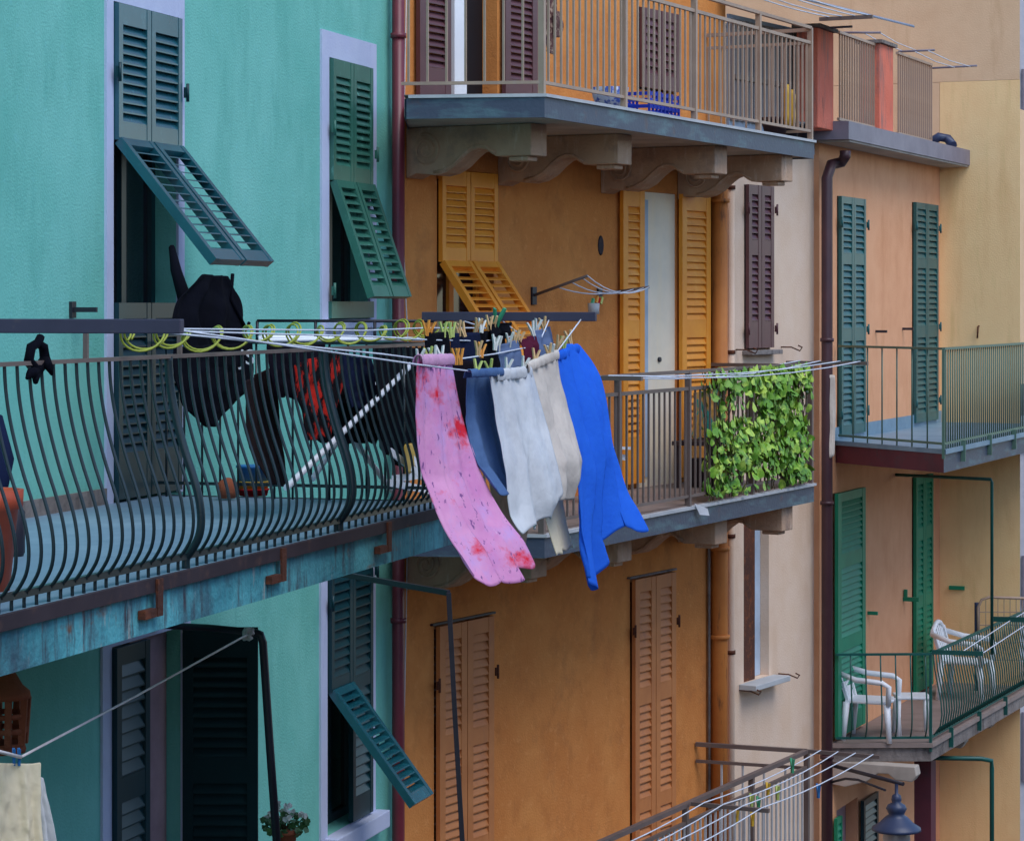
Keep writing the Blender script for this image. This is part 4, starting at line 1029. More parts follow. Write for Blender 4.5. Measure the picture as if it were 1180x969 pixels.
# white folded tag on slab edge
g = MB(); p = [Fr.p(800, 580, .0), Fr.p(806, 593, .02), Fr.p(817, 594, .06), Fr.p(815, 586, .05)]
g.add(p+[(x, y+.004, z) for x, y, z in p], [(0,1,2,3),(7,6,5,4),(0,4,5,1),(1,5,6,2),(2,6,7,3),(3,7,4,0)])
single(g, 'white_scrap', m_whitec, 'scrap of white cloth caught on the slab edge below the ivy railing', 'cloth', Fr, p[0])
# white stool seen behind blue sheet
t = Thing('folding_stool', 'white folding stool behind the bars just right of the blue sheet', 'stool', Fr, Fr.p(700, 560, -.9))
g = MB(); a = Fr.p(694, 516, -.8); b_ = Fr.p(709, 516, -.8); g.bar(a, b_, .3, .025); g.build('seat', m_plastic, t)
g = MB(); g.bar(Fr.p(694, 524, -.8), Fr.p(709, 527, -.8), .2, .05); g.build('back_slat', m_plastic, t)
for l, r_ in (((696,530),(711,562)), ((708,530),(694,562))): g = MB(); g.bar(Fr.p(*l, -.8), Fr.p(*r_, -.8), .03, .03); g.build('leg', m_plastic, t)

# wall mounted drying lines on the orange wall
t = Thing('wall_dryer', 'wall mounted folding line dryer with coloured pegs on the orange wall', 'clothes dryer', O, O.p(614, 341, 0))
a = O.p(614, 341, 0); b_ = O.q(677, 318, a[0]); c_ = O.p(690, 339, 0); d_ = O.q(748, 331, c_[0])
g = MB(); g.box(a[0]-.04, a[0]+.04, 0, .02, a[2]-.08, a[2]+.08); g.build('wall_plate', m_black, t)
g = MB(); g.box(c_[0]-.04, c_[0]+.04, 0, .02, c_[2]-.06, c_[2]+.06); g.build('wall_plate', m_black, t)
for p, q_ in ((a, b_), (c_, d_)): g = MB(); g.tube([p, q_], .014, 6); g.build('arm', m_brail2, t)
g = MB()
for k in (1.0, .9, .7, .45):
    p = Vector(a).lerp(Vector(b_), k); q_ = Vector(c_).lerp(Vector(d_), k); g.tube([p.lerp(q_, i/8)-Vector((0,0,.1*k*4*(i/8)*(1-i/8))) for i in range(9)], .006, 5)
g.build('line', m_rope, t)
t2 = Thing('peg_tin', 'small tin with coloured pegs hanging from the wall dryer', 'tin', O, O.p(684, 356, .3))
g = MB(); c = O.p(684, 362, .35); g.lathe(c, [(.05,0),(.055,.1),(.05,.1)], 12); g.build('tin', m_lip, t2)
for i, (mt, du) in enumerate(((m_ping,-2),(m_redc,5),(m_pinl,8),(m_pino,3))):
    g = MB(); c = O.p(684+du, 352-i, .35); g.bar(c, (c[0]+.03, c[1], c[2]+.06), .02, .03); g.build('peg', mt, t2)
# top balcony small things
def fp(u, v, o, z): 
    """point on Fr-offset o line, at height z, column u"""
    s = Fr.s(u, o); return (s, o, z)
a = fp(703, 0, -.35, UPZ+.01); g = MB(); g.lathe(a, [(.1,0),(.15,.12),(.16,.2),(.15,.2)], 18); single(g, 'glazed_pot', m_bwpot, 'blue and white glazed pot on the topmost balcony left of the blue crate', 'flower pot', Fr, a)
a = fp(741, 0, -.35, UPZ+.01); t = Thing('plastic_crate', 'blue plastic crate standing behind the topmost railing', 'crate', Fr, a)
g = MB(); x, y, z = a; X, Yy, H = .34, .2, .2
for k in range(4): 
    zz_ = z+.01+k*.055
    for (p, q_) in (((x-X,y-Yy),(x+X,y-Yy)), ((x+X,y-Yy),(x+X,y+Yy)), ((x+X,y+Yy),(x-X,y+Yy)), ((x-X,y+Yy),(x-X,y-Yy))): g.bar((*p, zz_), (*q_, zz_), .012, .03)
for k in range(9):
    for yy in (-Yy, Yy): g.bar((x-X+2*X*k/8, y+yy, z), (x-X+2*X*k/8, y+yy, z+H), .02, .014)
g.build('basket', m_bcrate, t); g = MB(); g.box(x-X, x+X, y-Yy, y+Yy, z, z+.01); g.build('base', m_bcrate, t)
cols = [[Fr.p(u, v, -.5) for u, v in res([(624,-10),(626,20),(632,60)])], [Fr.p(u, v, -.6) for u, v in res([(640,-10),(642,22),(636,62)])]]
blob_cloth('patterned_cloth', m_pattern, 'patterned beige cloth hanging behind the corner post of the topmost balcony', 'cloth', Fr, cols, fold=.03, seed=41)
cols = [[Fr.p(u, v, -.5) for u, v in res([(639,12),(640,28),(641,44)])], [Fr.p(u, v, -.6) for u, v in res([(645,14),(650,30),(647,42)])]]
blob_cloth('patterned_sock', m_pattern, 'patterned sock hanging right of the patterned cloth', 'sock', Fr, cols, fold=.02, seed=42, rows=8, ncol=6)
for i, (u, r_, h_, mt, lb) in enumerate(((893,.14,.22,m_brownedge,'dark pot on the topmost balcony near its far end'),(908,.13,.2,m_black,'black pot in the middle of the pots by the red pillar'),(922,.12,.22,m_black,'black pot nearest the red pillar on the topmost balcony'))):
    a = fp(u, 0, -.4, UPZ+.01); w_ = Fr.w(*a); pot((w_.x, -w_.y, w_.z), r_, h_, mt, 'flower_pot', lb, group='pots on the topmost balcony')
for u, z1_, lb in ((907, .5, 'left one of two yellow candle-like ornaments'), (913, .46, 'right one of two yellow candle-like ornaments')):
    a = fp(u, 0, -.2, UPZ+.14); g = MB(); g.lathe(a, [(.03,0),(.035,.1),(.03,.2),(.035,.3),(.02,z1_-.1)], 10); single(g, 'yellow_ornament', m_piny, lb+' standing at the topmost railing', 'ornament', Fr, a)
# grey board partition and roof beyond the topmost balcony
t = Thing('timber_shed', 'grey timber shed with blue grey sheet roof beside the red pillar', 'shed', O, (O.s(838), .05, UPZ))
g = MB(); s_ = O.s(838)
while s_ < O.s(934): g.box(s_, s_+.1, .03, .06+.01*random.random(), 1.9, 2.95); s_ += .13
g.build('board', m_board, t)
g = MB(); g.box(O.s(837), O.s(936), .005, .028, UPZ+.02, 3.0); g.build('back_panel', m_sheet, t)
g = MB(); g.bar((O.s(838), .08, 2.35), (O.s(936), .08, 2.35), .03, .05); g.build('batten', m_brail2, t)
g = MB(); s_ = O.s(825)
n_ = 60; sE = O.s(942)
for k in range(n_):
    a = s_+(sE-s_)*k/n_; b = s_+(sE-s_)*(k+1)/n_; m_ = (a+b)/2
    g.add([(x, o_, zq+dz) for x, dz in ((a,0),(m_,.015),(b,0)) for o_, zq in ((-.5,3.5),(1.15,3.02))], [(0,1,3,2),(2,3,5,4)])
rf = g.build('roof', m_sheet, t); md = rf.modifiers.new('Solidify', 'SOLIDIFY'); md.thickness = .012
# ---- drainpipes
def drain(pts, r, mat, label, fr, brackets=(), name='drainpipe', bm=None):
    t = Thing(name, label, 'drainpipe' if name == 'drainpipe' else 'cable', fr, pts[0])
    g = MB(); g.tube(pts, r, 12); g.build('pipe', mat, t)
    for b in brackets:
        g = MB(); g.lathe((b[0], b[1], b[2]-.02), [(r*1.0,0),(r*1.25,0),(r*1.25,.04),(r*1.0,.04)], 12, False); g.build('bracket', bm or m_rust, t)
sp_ = O.s(459.0, .07)
drain([(sp_, .07, -12.5), (sp_, .07, 5)], .052, m_pipe_r, 'maroon drainpipe between the turquoise and orange houses', O, [(sp_, .07, z) for z in (-2.6, .2, 2.2, -5)], bm=m_pipe_r)
g = MB(); pts = []
for i in range(40):
    z = 5-i*.4; pts.append((O.s(468, .03)+.05*math.sin(i*.5), .03+.008*math.sin(i), z))
g.tube(pts, .006, 5); single(g, 'wall_cable', m_cable, 'thin white cable running down beside the maroon drainpipe', 'cable', O, pts[0])
sp2 = O.s(829, .1)
drain([(sp2, .1, -7), (sp2, .1, 1.42)], .085, m_pipe_o, 'thick ochre drainpipe on the orange house corner under the topmost balcony', O, [(sp2, .1, z) for z in (1.05, -1.0, -2.5, -3.4)], bm=m_pipe_o)
sp3 = O.s(842, .06)
drain([(sp3, .06, -7), (sp3, .06, 1.42)], .04, m_cream, 'thin cream pipe between the ochre drainpipe and the brown shutters', O, [(sp3, .06, z) for z in (1.2, -.5, -2.4, -3.6)])
sp4 = O.s(817, .03); g = MB(); g.tube([(sp4, .03, -6), (sp4, .03, 1.3)], .016, 6); g.tube([(sp4+.12, .03, -6), (sp4+.12, .03, 1.35)], .02, 6)
single(g, 'wall_cables', m_conc, 'pair of grey cables running up the orange wall beside the ochre drainpipe', 'cable', O, (sp4, .03, -6))

# =================================================================== PEACH / YELLOW HOUSES
Q = PEACH
ph = Thing('peach_house', 'peach stucco house with deep green shutters and a roof terrace', 'house', Q, (0, 0, GZ))
pd1 = (Q.s(964.5), Q.s(993)); pd2 = (Q.s(1051), Q.s(1077))
zP1 = Q.z(Q.s(979), 0, 228); zP1b = -1.55; zP2 = Q.z(Q.s(1064), 0, 235)
pl1 = (Q.s(959), Q.s(970)); pl2 = (Q.s(1051), Q.s(1071)); zQ1 = Q.z(Q.s(975), 0, 565); zQ2 = Q.z(Q.s(1060), 0, 548)
holes = [(*pd1, zP1b, zP1), (*pd2, zP1b, zP2), (Q.s(958), Q.s(968), -4.95, zQ1), (*pl2, -4.95, zQ2), (Q.s(964), Q.s(988), -9, -5.75)]
TZ = 1.80
g = MB(); wall_mesh(g, .0, s_in-.002, GZ, TZ, holes); body(g, .0, s_in-.002, GZ, TZ, 3); g.build('wall', m_peach, ph)
for (s0, s1), zt in ((pd1, zP1), (pd2, zP2)):
    win = casement(ph, s0, s1, zP1b, zt, m_sh_peach, 'balcony_door'); H = zt-zP1b
    pair(ph, win, s0+.005, s1-.005, zP1b+.05, zt, m_sh_peach, [(zP1b+.15, zP1b+1.12), (zP1b+1.26, zP1b+2.0), (zP1b+2.12, zt-.08)], pitch=.075, stile=.075)
    hinges(ph, win, [(s0-.03, zt-.3), (s1+.05, zt-.3), (s1+.05, zP1b+1.25), (s0-.03, zP1b+.3), (s1+.05, zP1b+.3)], m_sh_peach)
for u, v in ((1009, 382), (1040, 379), ):
    a = Q.p(u, v, 0); g = MB(); g.bar((a[0], 0, a[2]), (a[0], .14, a[2]), .03, .03); g.build('shutter_stop', m_black, ph)
for u, v in ((1000, 706),):
    a = Q.p(u, v, 0); g = MB(); g.bar((a[0], 0, a[2]), (a[0], .12, a[2]), .04, .04); g.build('shutter_stop', m_sh_grn, ph)
# lower doors
s0, s1 = Q.s(958), Q.s(968)
g = MB(); g.box(s0+.003, s1-.003, -.2, -.15, -4.94, zQ1-.003); door = g.build('balcony_door', m_dark, ph)
g = MB(); b = leaf(g, Q.s(959), Q.s(991), -4.9, zQ1, .03, panels=[(-4.7, -3.95), (-3.8, -3.0), (-2.85, zQ1-.1)], pitch=.07, stile=.14, solid_back=True); g.build('open_shutter', m_sh_grn, ph, door)
s0, s1 = pl2; win = casement(ph, s0, s1, -4.95, zQ2, m_sh_dark, 'balcony_door')
pair(ph, win, s0+.005, s1-.005, -4.9, zQ2, m_sh_grn, [(-4.75, -3.85), (-3.7, -3.0), (-2.85, zQ2-.1)], pitch=.075, stile=.08)
g = MB(); a = Q.p(1041, 690, 0); g.bar((a[0], 0, a[2]), (a[0], .2, a[2]), .05, .05); g.bar((a[0], .03, a[2]), (a[0], .03, a[2]+.12), .04, .04); g.build('shutter_stop', m_sh_grn, ph)
# ground-floor-ish door under
s0, s1 = Q.s(964), Q.s(988)
g = MB(); g.box(s0+.003, s1-.003, -.2, -.14, -8.99, -5.753); door = g.build('door', m_rose, ph)
g = MB(); leaf(g, Q.s(958), Q.s(964), -8.9, -5.8, .03, pitch=.08, stile=.03); g.build('shutter', m_sh_grn, ph, door)
g = MB(); leaf(g, Q.s(989), Q.s(1006), -8.9, -5.8, .03, pitch=.08, stile=.07); g.build('shutter', m_sh_dark, ph, door)
# cornice gutter and terrace
g = MB(); g.box(Q.s(978, .4), s_in-.004, -.2, .4, TZ+.003, TZ+.2); g.build('gutter_box', m_gut, ph)
g = MB(); g.box(Q.s(981, .4), s_in-.004, .02, .38, TZ-.02, TZ+.002); g.build('gutter_soffit', m_under, ph)
g = MB(); g.box(-.02, Q.s(980, .35), -.3, .32, TZ+.004, TZ+.22); g.build('terrace_corner', m_conc, ph, bevel=.01)
for (ua, ub, vt, vb, lb) in ((942.5, 966, 32, 150, 'left_pillar'), (1014, 1033, 50, 160, 'pillar')):
    a, b = Q.s(ua, .2), Q.s(ub, .2); a = Q.s(ua, .22); oo = .22
    # a square pillar: front face seen from ua to ub
    zt = Q.z(a, oo, vt); sB = a+.3
    g = MB(); wd = .3
    g.box(a, a+.62, -.02, .22, TZ+.1 if ua < 1000 else TZ+.201, zt); g.build('terrace_pillar', m_pillar, ph, bevel=.01)
    g = MB(); g.box(a-.05, a+.67, -.06, .26, zt+.001, zt+.04); g.build('pillar_cap', m_conc, ph)
rr = Thing('terrace_railing', 'rusty brown terrace railing between the red pillars on the peach house', 'railing', Q, (Q.s(985), .2, TZ+.2))
g = MB(); zt = 3.03
a, b, c, d = Q.s(966, .15), Q.s(1013, .15), Q.s(1034, .15), Q.s(1073, .15)
for p, q_ in ((a, b), (c, d)):
    g = MB(); g.bar((p, .15, zt), (q_, .15, zt), .04, .03); g.build('top_rail', m_brail, rr)
    g = MB(); g.bar((p, .15, TZ+.26), (q_, .15, TZ+.26), .03, .03); g.build('bottom_rail', m_brail, rr)
g = MB(); g.bar((0, .15, TZ+.2), (0, .15, zt), .02, .014); b0 = g.build('baluster', m_brail, rr); b0.location = (a-Q.s(985)+.06, 0, 0)
# mesh was built relative to the root, keep its own offset
b0.location = (a+.06, 0, 0)
k = 1
ss_ = [a+.06+.105*k for k in range(1, int((b-a)/.105))]+[c+.05+.105*k for k in range(0, int((d-c)/.105)+1)]
for s_ in ss_: c_2 = b0.copy(); COL.objects.link(c_2); c_2.location = (s_, 0, 0)
g = MB(); g.tube([Q.p(1073, 164, .0), Q.p(1082, 158, .1), Q.p(1092, 160, .2), Q.p(1098, 168, .3)], .06, 8)
single(g, 'roof_pipe', m_lamp, 'short blue grey pipe elbow lying on the terrace edge by the yellow wall', 'pipe', Q, Q.p(1073, 164, .0))
for (ua, va, ub, vb, Y_, lb) in ((966,38,1015,38,30.5,'uppermost terrace line rod beside the left red pillar'),(1035,60,1077,58,32,'terrace line rod right of the second red pillar'),(1072,79,1126,76,33.2,'terrace line rod reaching over the yellow wall'),(944,33,982,31,28.5,'pale line rod just above the left red pillar')):
    g = MB(); g.tube([P(ua, va, Y_), P(ub, vb, Y_-.2)], .014, 6); single(g, 'line_rod', m_gut, lb, 'rod', W, P(ua, va, Y_))
for i, (a, b, lb) in enumerate((((995,38),(1040,59),'left terrace line crossing the second pillar'),((1012,37),(1055,58),'middle terrace line beside the second pillar'),((1055,60),(1100,78),'terrace line sloping towards the yellow wall'),((1070,59),(1118,77),'rightmost terrace line over the yellow wall'))):
    line([P(*a, 30.4), P((a[0]+b[0])/2, (a[1]+b[1])/2+2, 31.5), P(*b, 32.6)], 'white '+lb, 'lines over the roof terrace', .006, W)
# brown drainpipe
sd = Q.s(953, .12)
drain([Q.p(974, 174, .3), Q.p(974, 180, .3), Q.p(970, 187, .22), Q.p(958, 190, .14), (sd, .12, Q.z(sd, .12, 205)), (sd, .12, -12)], .062, m_pipe_b, 'dark brown drainpipe running down the left edge of the peach house', Q, [(sd, .12, z) for z in (-.4, -2.2, -5)], bm=m_pipe_b)

# yellow house
yh = Thing('yellow_house', 'tan and yellow house wall standing behind the peach house terrace', 'house', YEL, (0, 0, GZ))
s_r = YEL.s(1175.5)
g = MB(); g.prism([(0, 0), (s_r, 0), (s_r-2.4, -8), (-1, -8)], GZ, 2.9); g.build('lower_wall', m_yellow, yh)
g = MB(); g.prism([(-9, 0), (s_r-.003, 0), (s_r-2.403, -8), (-9, -8)], 2.903, 8); g.box(-9, -.004, -8, -.003, TZ-3, 2.9); g.build('upper_wall', m_tan, yh)
for u, v in ((1128, 381),):
    a = YEL.p(u, v, 0); g = MB(); g.tube([(a[0], 0, a[2]+.06), (a[0], .05, a[2]+.05), (a[0]-.01, .05, a[2]-.1)], .012, 5); g.build('hook', m_rust, yh)
a = YEL.p(1103, 677, 0); g = MB(); g.bar((a[0]-.1, .02, a[2]), (a[0]+.1, .02, a[2]), .04, .05); g.build('bracket', m_sh_grn, yh)

# far pale house sliver
fh = Thing('far_house', 'pale far house just visible past the right corner of the yellow wall', 'house', W, P(1178, 969, 48))
g = MB(); x0 = P(1160, 0, 48)[0]; g.box(x0, x0+6, -54, -48, GZ, 9); g.build('wall', m_far, fh)
for va, vb in ((80, 150), (215, 300), (430, 520), (640, 700), (820, 900)):
    z0_, z1_ = (VH-vb)/F*48, (VH-va)/F*48
    xq = P(1177.5, 0, 48)[0]; g = MB(); g.box(xq, xq+1, -48, -47.95, z0_, z1_); w_ = g.build('window', m_gut, fh)
    g = MB(); g.box(xq+.08, xq+.92, -47.949, -47.94, z0_+.08, z1_-.08); g.build('pane', m_glass, fh, w_)

# peach balconies
def pbal(poly, z, th_, matf, mats, tile):
    g = MB(); g.prism(poly, z-.05, z); bal = g.build('balcony', tile, ph)
    def ins(d): return [(poly[0][0]+d, .003), (poly[1][0]+d, poly[1][1]-d), (poly[2][0], poly[2][1]-d), (poly[3][0], .003)]
    g = MB(); g.prism(ins(.06), z-th_, z-.051); g.build('slab', m_under, ph, bal)
    ip, iq = ins(.03), ins(.055)
    for i, mt in ((0, mats), (1, matf)):
        g = MB(); g.prism([ip[i], ip[i+1], iq[i+1], iq[i]], z-th_-.01, z-.052); g.build('fascia', mt, ph, bal)
    return bal
Q1 = Q.h(1090, 518, -1.55); L_ = 8.0
pu = [(Q.s(962), .003), (Q1[0], Q1[1]), (L_, Q1[1]+.05), (L_, .003)]
balP = pbal(pu, -1.55, .24, m_fasc, m_fascr, m_tile)
Q2 = Q.h(1075, 856, -4.95)
pd_ = [(Q.s(957), .003), (Q2[0], Q2[1]), (L_, Q2[1]+.22), (L_, .003)]
balQ = pbal(pd_, -4.95, .2, m_conc, m_conc, m_tile2)
# skirting along upper balcony
g = MB(); g.box(.2, s_in-.01, .003, .025, -1.549, -1.4); g.build('skirting', m_tile, ph, balP)
g = MB(); g.box(.02, 1.2, .0, .02, 0, .16)
def green_rail(label, z, c0, c1, c2, h, mat, belly, pitch, side_pitch, thick=.012):
    r = Thing('balcony_railing', label, 'railing', Q, (c1[0], c1[1], z))
    for a, b, pt in ((c0, c1, side_pitch), (c1, c2, pitch)):
        g = MB(); g.bar((*a, z+h), (*b, z+h), .035, .025); g.build('top_rail', mat, r)
        g = MB(); g.bar((*a, z+.06), (*b, z+.06), .025, .025); g.build('bottom_rail', mat, r)
        dx, dy = b[0]-a[0], b[1]-a[1]; L = math.hypot(dx, dy); nx, ny = -dy/L, dx/L
        if (nx*.3+ny) < 0 and a is not c0: nx, ny = -nx, -ny
        if a is c0: nx, ny = (-abs(nx), ny if nx < 0 else -ny)
        g = MB()
        prf = [(0, h), (.02, h*.8), (.06, h*.6), (.09, h*.45), (.1, h*.3), (.08, h*.17), (.0, .06)] if belly else [(0, h), (0, .0)]
        g.tube([(a[0]+nx*q_*belly+dx/L*pt, a[1]+ny*q_*belly+dy/L*pt, z+zz_) for q_, zz_ in prf], thick, 5)
        b0 = g.build('baluster', mat, r)
        for k in range(1, int(L/pt)-0):
            c = b0.copy(); COL.objects.link(c); c.location = (dx/L*pt*k, -dy/L*pt*k, 0)
    for p in (c1,):
        g = MB(); g.bar((*p, z-.1), (*p, z+h), .03, .03); g.build('post', mat, r)
    L = math.hypot(c2[0]-c1[0], c2[1]-c1[1])
    for k in range(4):
        t = (k+.6)*1.3/L; p = (c1[0]+(c2[0]-c1[0])*t, c1[1]+(c2[1]-c1[1])*t+.03)
        g = MB(); g.bar((*p, z-.17), (*p, z+.06), .05, .02); g.build('bracket', mat, r)
    return r
green_rail('plain thin green railing of the upper balcony on the peach house', -1.55, (pu[0][0], .05), (Q1[0]+.02, Q1[1]-.03), (L_-1.2, Q1[1]+.0), 1.07, m_grail3, 0, .105, .28, .009)
green_rail('bellied dark green railing of the lower balcony with white chairs', -4.95, (pd_[0][0]+.03, .05), (Q2[0]+.02, Q2[1]-.03), (L_-.8, Q2[1]+.15), 1.0, m_grail, 1.0, .11, .17, .009)
# corbels lower peach
for s_ in (.62, 3.0, 4.6):
    g = MB(); top = -5.16; L = .95
    g.prism_s([(.003,top),(L,top),(L+.02,top-.1),(L-.03,top-.17),(L-.22,top-.16),(L-.3,top-.1),(L-.42,top-.1),(L-.55,top-.2),(L-.8,top-.28),(.003,top-.26)], s_-.1, s_+.1); g.build('corbel', m_under, ph, balQ, .01)
# line arms green frame
g = MB()
A1 = Q.p(1032, 551, 0); A2 = Q.q(1143, 553, A1[0]); 
A2 = P(1143, 552, 31.2); s3, o3 = Q.inv(A2[0], -A2[1]); z3 = A2[2]
g.tube([(Q.s(1032), .0, z3), (s3-.05, o3, z3), (s3, o3, z3-.04), (s3, o3, -4.2)], .02, 8)
single(g, 'green_pole_frame', m_grail, 'green steel pole frame bent over the lower peach balcony', 'pole', Q, (s3, o3, -4.2))
A3 = P(1143, 873, 30.5); s4, o4 = Q.inv(A3[0], -A3[1]); z4 = A3[2]
g = MB(); g.tube([(s4-.35, o4-.9, z4), (s4-.1, o4-.1, z4), (s4-.02, o4, z4-.03), (s4, o4, z4-.12), (s4, o4, -8)], .028, 8)
single(g, 'green_pole_frame', m_grail, 'green steel pole bending down under the lower peach balcony', 'pole', Q, (s4, o4, -8))
# green line arms on lower railing + lines
g = MB(); g.bar(P(1074, 751, 29.4), P(1133, 753, 29.2), .03, .05); single(g, 'clothesline_bracket', m_grail, 'green steel arm at the near corner of the bellied railing', 'arm', W, P(1074, 751, 29.4))
g = MB(); g.bar(P(1143, 713, 31.6), P(1186, 714, 31.4), .03, .06); single(g, 'clothesline_bracket', m_grail, 'green steel arm at the right picture edge on the bellied railing', 'arm', W, P(1143, 713, 31.6))
line([P(1110, 750, 29.3), P(1164, 715, 31.5), P(1190, 700, 32.5)], 'inner white line over the bellied green railing', 'lines over the lower peach balcony', .006, W)
line([P(1133, 752, 29.2), P(1180, 721, 31.3), P(1200, 708, 32)], 'outer white line over the bellied green railing', 'lines over the lower peach balcony', .006, W)
# plastic chairs
def arm_chair(label, loc, rz, sc=1.0):
    t = Thing('plastic_chair', label, 'chair', W, (0, 0, 0), 'white plastic chairs on the lower peach balcony')
    g = MB(); g.prism([(-.24,-.22),(.2,-.24),(.25,0),(.2,.24),(-.24,.22)], .4, .43); g.build('seat', m_plastic, t, bevel=.01)
    for x, y in ((-.22,-.22),(-.22,.22),(.22,-.24),(.22,.24)):
        g = MB(); g.tube([(x,y,.41),(x*1.15,y*1.1,0)], .025, 6, rs=[.04,.028]); g.build('leg', m_plastic, t)
    g = MB()
    for k in range(-3, 4):
        y = k*.06; g.bar((-.22,y*.85,.42), (-.32,y*1.15,.8-.012*k*k*.6), .042, .014) if abs(k) < 3 else g.bar((-.21,y*1.05,.41), (-.32,y*1.25,.78), .045, .03)
    g.tube([(-.32, y, .84-2.2*y*y) for y in (-.24,-.16,-.08,0,.08,.16,.24)], .028, 8)
    g.build('backrest', m_plastic, t)
    for sg in (-1, 1):
        g = MB(); g.tube([(-.31,sg*.24,.72),(-.1,sg*.29,.66),(.18,sg*.29,.64),(.25,sg*.28,.6),(.24,sg*.26,.4)], .03, 8); g.build('armrest', m_plastic, t)
    t.e.location = loc; t.e.rotation_euler = (0, 0, rz); t.e.scale = (sc,)*3; return t
_w = Q.w(.98, .33, -4.95); arm_chair('white plastic armchair standing nearest the dark brown drainpipe', tuple(_w), rad(-20), 1.06)
p = P(1108, 798, 33.0); arm_chair('white plastic armchair standing by the yellow wall', (p[0], -p[1]-.3, -4.95), rad(-25), 1.12)
p = P(1028, 848, 29.7); t = Thing('plastic_table', 'low white plastic table beside the nearer white chair', 'table', W, tuple(W.inv(*Q.w(1.4, .7, 0)[:2]))+(-4.95,))
_w = Q.w(1.4, .7, 0); cx, cy = _w.x, -_w.y
g = MB(); g.box(cx-.2, cx+.2, cy-.2, cy+.2, -4.95+.43, -4.95+.46); g.build('tabletop', m_plastic, t, bevel=.01)
for a in (-.17, .17):
    for b in (-.17, .17): g = MB(); g.tube([(cx+a,cy+b,-4.52),(cx+a*1.1,cy+b*1.1,-4.95)], .022, 6); g.build('leg', m_plastic, t)
# folded rack behind
t = Thing('folding_bed', 'grey folded bed frame leaning by the yellow wall behind the second chair', 'bed frame', W, P(1152, 790, 33.3))
g = MB(); g.tube([P(1128,745,33.3),P(1127,700,33.3),P(1131,691,33.3),P(1140,688,33.3),P(1200,690,33.3)], .018, 8); g.build('tube_frame', m_brail, t)
g = MB(); g.tube([P(1126,800,33.35),P(1126,694,33.35)], .035, 8); g.build('side_post', m_lamp, t)
g = MB()
for u in range(1136, 1196, 7): g.tube([P(u,690,33.3),P(u,760,33.3)], .005, 4, False)
for v in (705,720,740,760): g.tube([P(1129,v,33.3),P(1200,v,33.3)], .006, 4, False)
g.build('wire_mesh', m_brail, t)
# pink cloth by pipe on green railing
cols = [[P(u, v, 28.7) for u, v in res([(955,432),(952,470),(954,528)])], [P(u, v, 28.7) for u, v in res([(962,432),(963,470),(961,526)])]]
blob_cloth('pale_pink_cloth', m_knit, 'narrow pale pink cloth hanging beside the dark brown drainpipe', 'cloth', W, cols, fold=.02, seed=50, rows=12, ncol=6)
# street lamp
Lp = (1033, 27.6)
c = P(1033, 0, 27.6); cx, cy = c[0], c[1]; Zf = lambda v: (VH-v)/F*27.6
t = Thing('street_lamp', 'blue grey bell shaped street lamp hanging from an iron arm at lower right', 'street lamp', W, (cx, cy, Zf(905)))
g = MB(); wpt = P(946, 903, 28.9)
g.tube([(wpt[0], wpt[1]+.0, Zf(903)), (cx+.07, cy, Zf(903))], .022, 8); g.tube([(wpt[0], wpt[1], Zf(930)), ((wpt[0]*2+cx)/3, (wpt[1]*2+cy)/3, Zf(914)), ((wpt[0]+cx)/2, (wpt[1]+cy)/2, Zf(911)), (cx-.12, cy, Zf(910))], .014, 8)
g.build('arm', m_black, t)
g = MB(); S = lambda px: px/F*27.6
g.lathe((cx, cy, 0), [(S(2), Zf(903)), (S(2), Zf(914)), (S(5), Zf(916)), (S(6), Zf(921)), (S(5), Zf(924)), (S(10), Zf(927)), (S(12), Zf(931)), (S(10), Zf(935)), (S(9), Zf(938)), (S(13), Zf(941)), (S(20), Zf(948)), (S(28), Zf(953)), (S(28.5), Zf(956)), (S(26), Zf(957)), (S(14), Zf(958))], 28, False)
g.build('hood', m_lamp, t)
g = MB(); g.lathe((cx, cy, 0), [(S(14), Zf(957)), (S(16), Zf(965)), (S(13), Zf(985)), (S(5), Zf(996))], 24, False); g.build('globe', m_lglass, t)
# dark post under the lower balcony
a = P(1066, 895, 30.6); s5, o5 = Q.inv(a[0], -a[1]); g = MB(); g.box(s5-.12, s5+.12, max(.02, o5-.1), max(.2, o5+.1), -11, -5.17); single(g, 'dark_post', m_fascr, 'dark reddish post under the near corner of the lower peach balcony', 'post', Q, (s5, o5, -11))

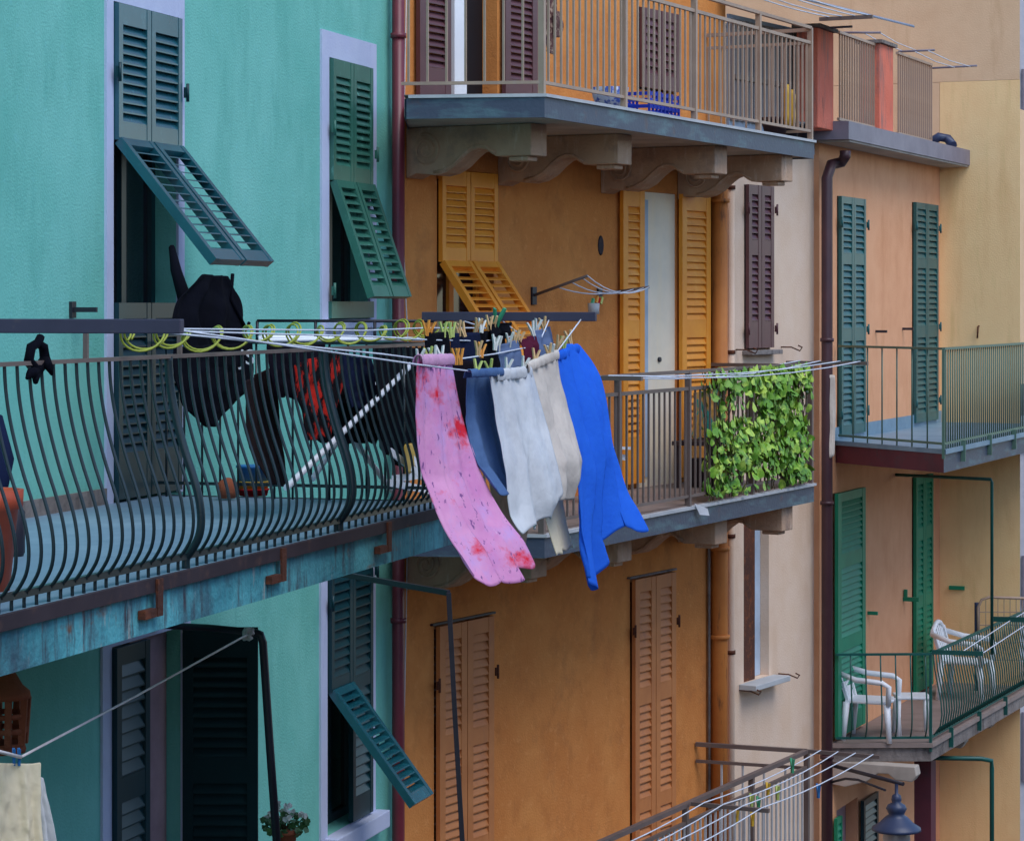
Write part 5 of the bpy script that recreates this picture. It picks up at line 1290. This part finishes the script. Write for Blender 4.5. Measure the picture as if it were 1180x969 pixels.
# unseen house across the lane, added behind the camera to shade the lower walls
OP = Frame(5.5, -3.5, -.502, -.865)
op = Thing('opposite_house', 'plain rosy plaster house across the lane, unseen behind the viewpoint, shading the lower walls', 'house', OP, (0, 0, GZ))
hs = [(s_, s_+1, z_, z_+1.7) for s_ in (-31.5, -27.5, -23.5, -19.5, -15.5, -11.5, -7.5, -3.5, .5, 4.5) for z_ in (-11, -7.6, -4.2, -.8)]
g = MB(); wall_mesh(g, -34, 9, GZ, 3, hs); body(g, -34, 9, GZ, 3, 9); g.build('wall', m_rose, op)
for h_ in hs: g = MB(); g.box(h_[0]+.002, h_[1]-.002, -.2, -.15, h_[2]+.002, h_[3]-.002); g.build('window', m_glass, op)

# =================================================================== CAMERA, LIGHT
cam = bpy.data.cameras.new('camera'); co = bpy.data.objects.new('camera', cam); COL.objects.link(co)
co.location = (0, 0, 0); co.rotation_euler = (rad(90), 0, 0)
cam.sensor_width = 36; cam.sensor_fit = 'HORIZONTAL'; cam.lens = F/1180*36
cam.shift_y = -(969/2-VH)/1180; cam.clip_start = .1; cam.clip_end = 500
SC.camera = co
EL, AZ = 56, 140   # sun elevation; azimuth: direction towards the sun, degrees from +Y clockwise
wd = bpy.data.worlds.new('World'); SC.world = wd; wd.use_nodes = True
nt = wd.node_tree; bg = nt.nodes['Background']
sky = nt.nodes.new('ShaderNodeTexSky'); sky.sky_type = 'NISHITA'; sky.sun_disc = False
sky.sun_elevation = rad(EL); sky.sun_rotation = rad(AZ); sky.air_density = 1.0; sky.dust_density = .6; sky.ozone_density = 2.0
nt.links.new(sky.outputs[0], bg.inputs[0]); bg.inputs[1].default_value = .15
sl = bpy.data.lights.new('sun', 'SUN'); sl.energy = 1.0; sl.angle = rad(35); sl.color = (1, .97, .93)
so = bpy.data.objects.new('sun', sl); COL.objects.link(so)
dv = Vector((math.sin(rad(AZ))*math.cos(rad(EL)), math.cos(rad(AZ))*math.cos(rad(EL)), math.sin(rad(EL))))
so.rotation_euler = dv.to_track_quat('Z', 'Y').to_euler()
SC.view_settings.view_transform = 'Standard'; SC.view_settings.look = 'None'
SC.view_settings.exposure = .72; SC.view_settings.gamma = 1
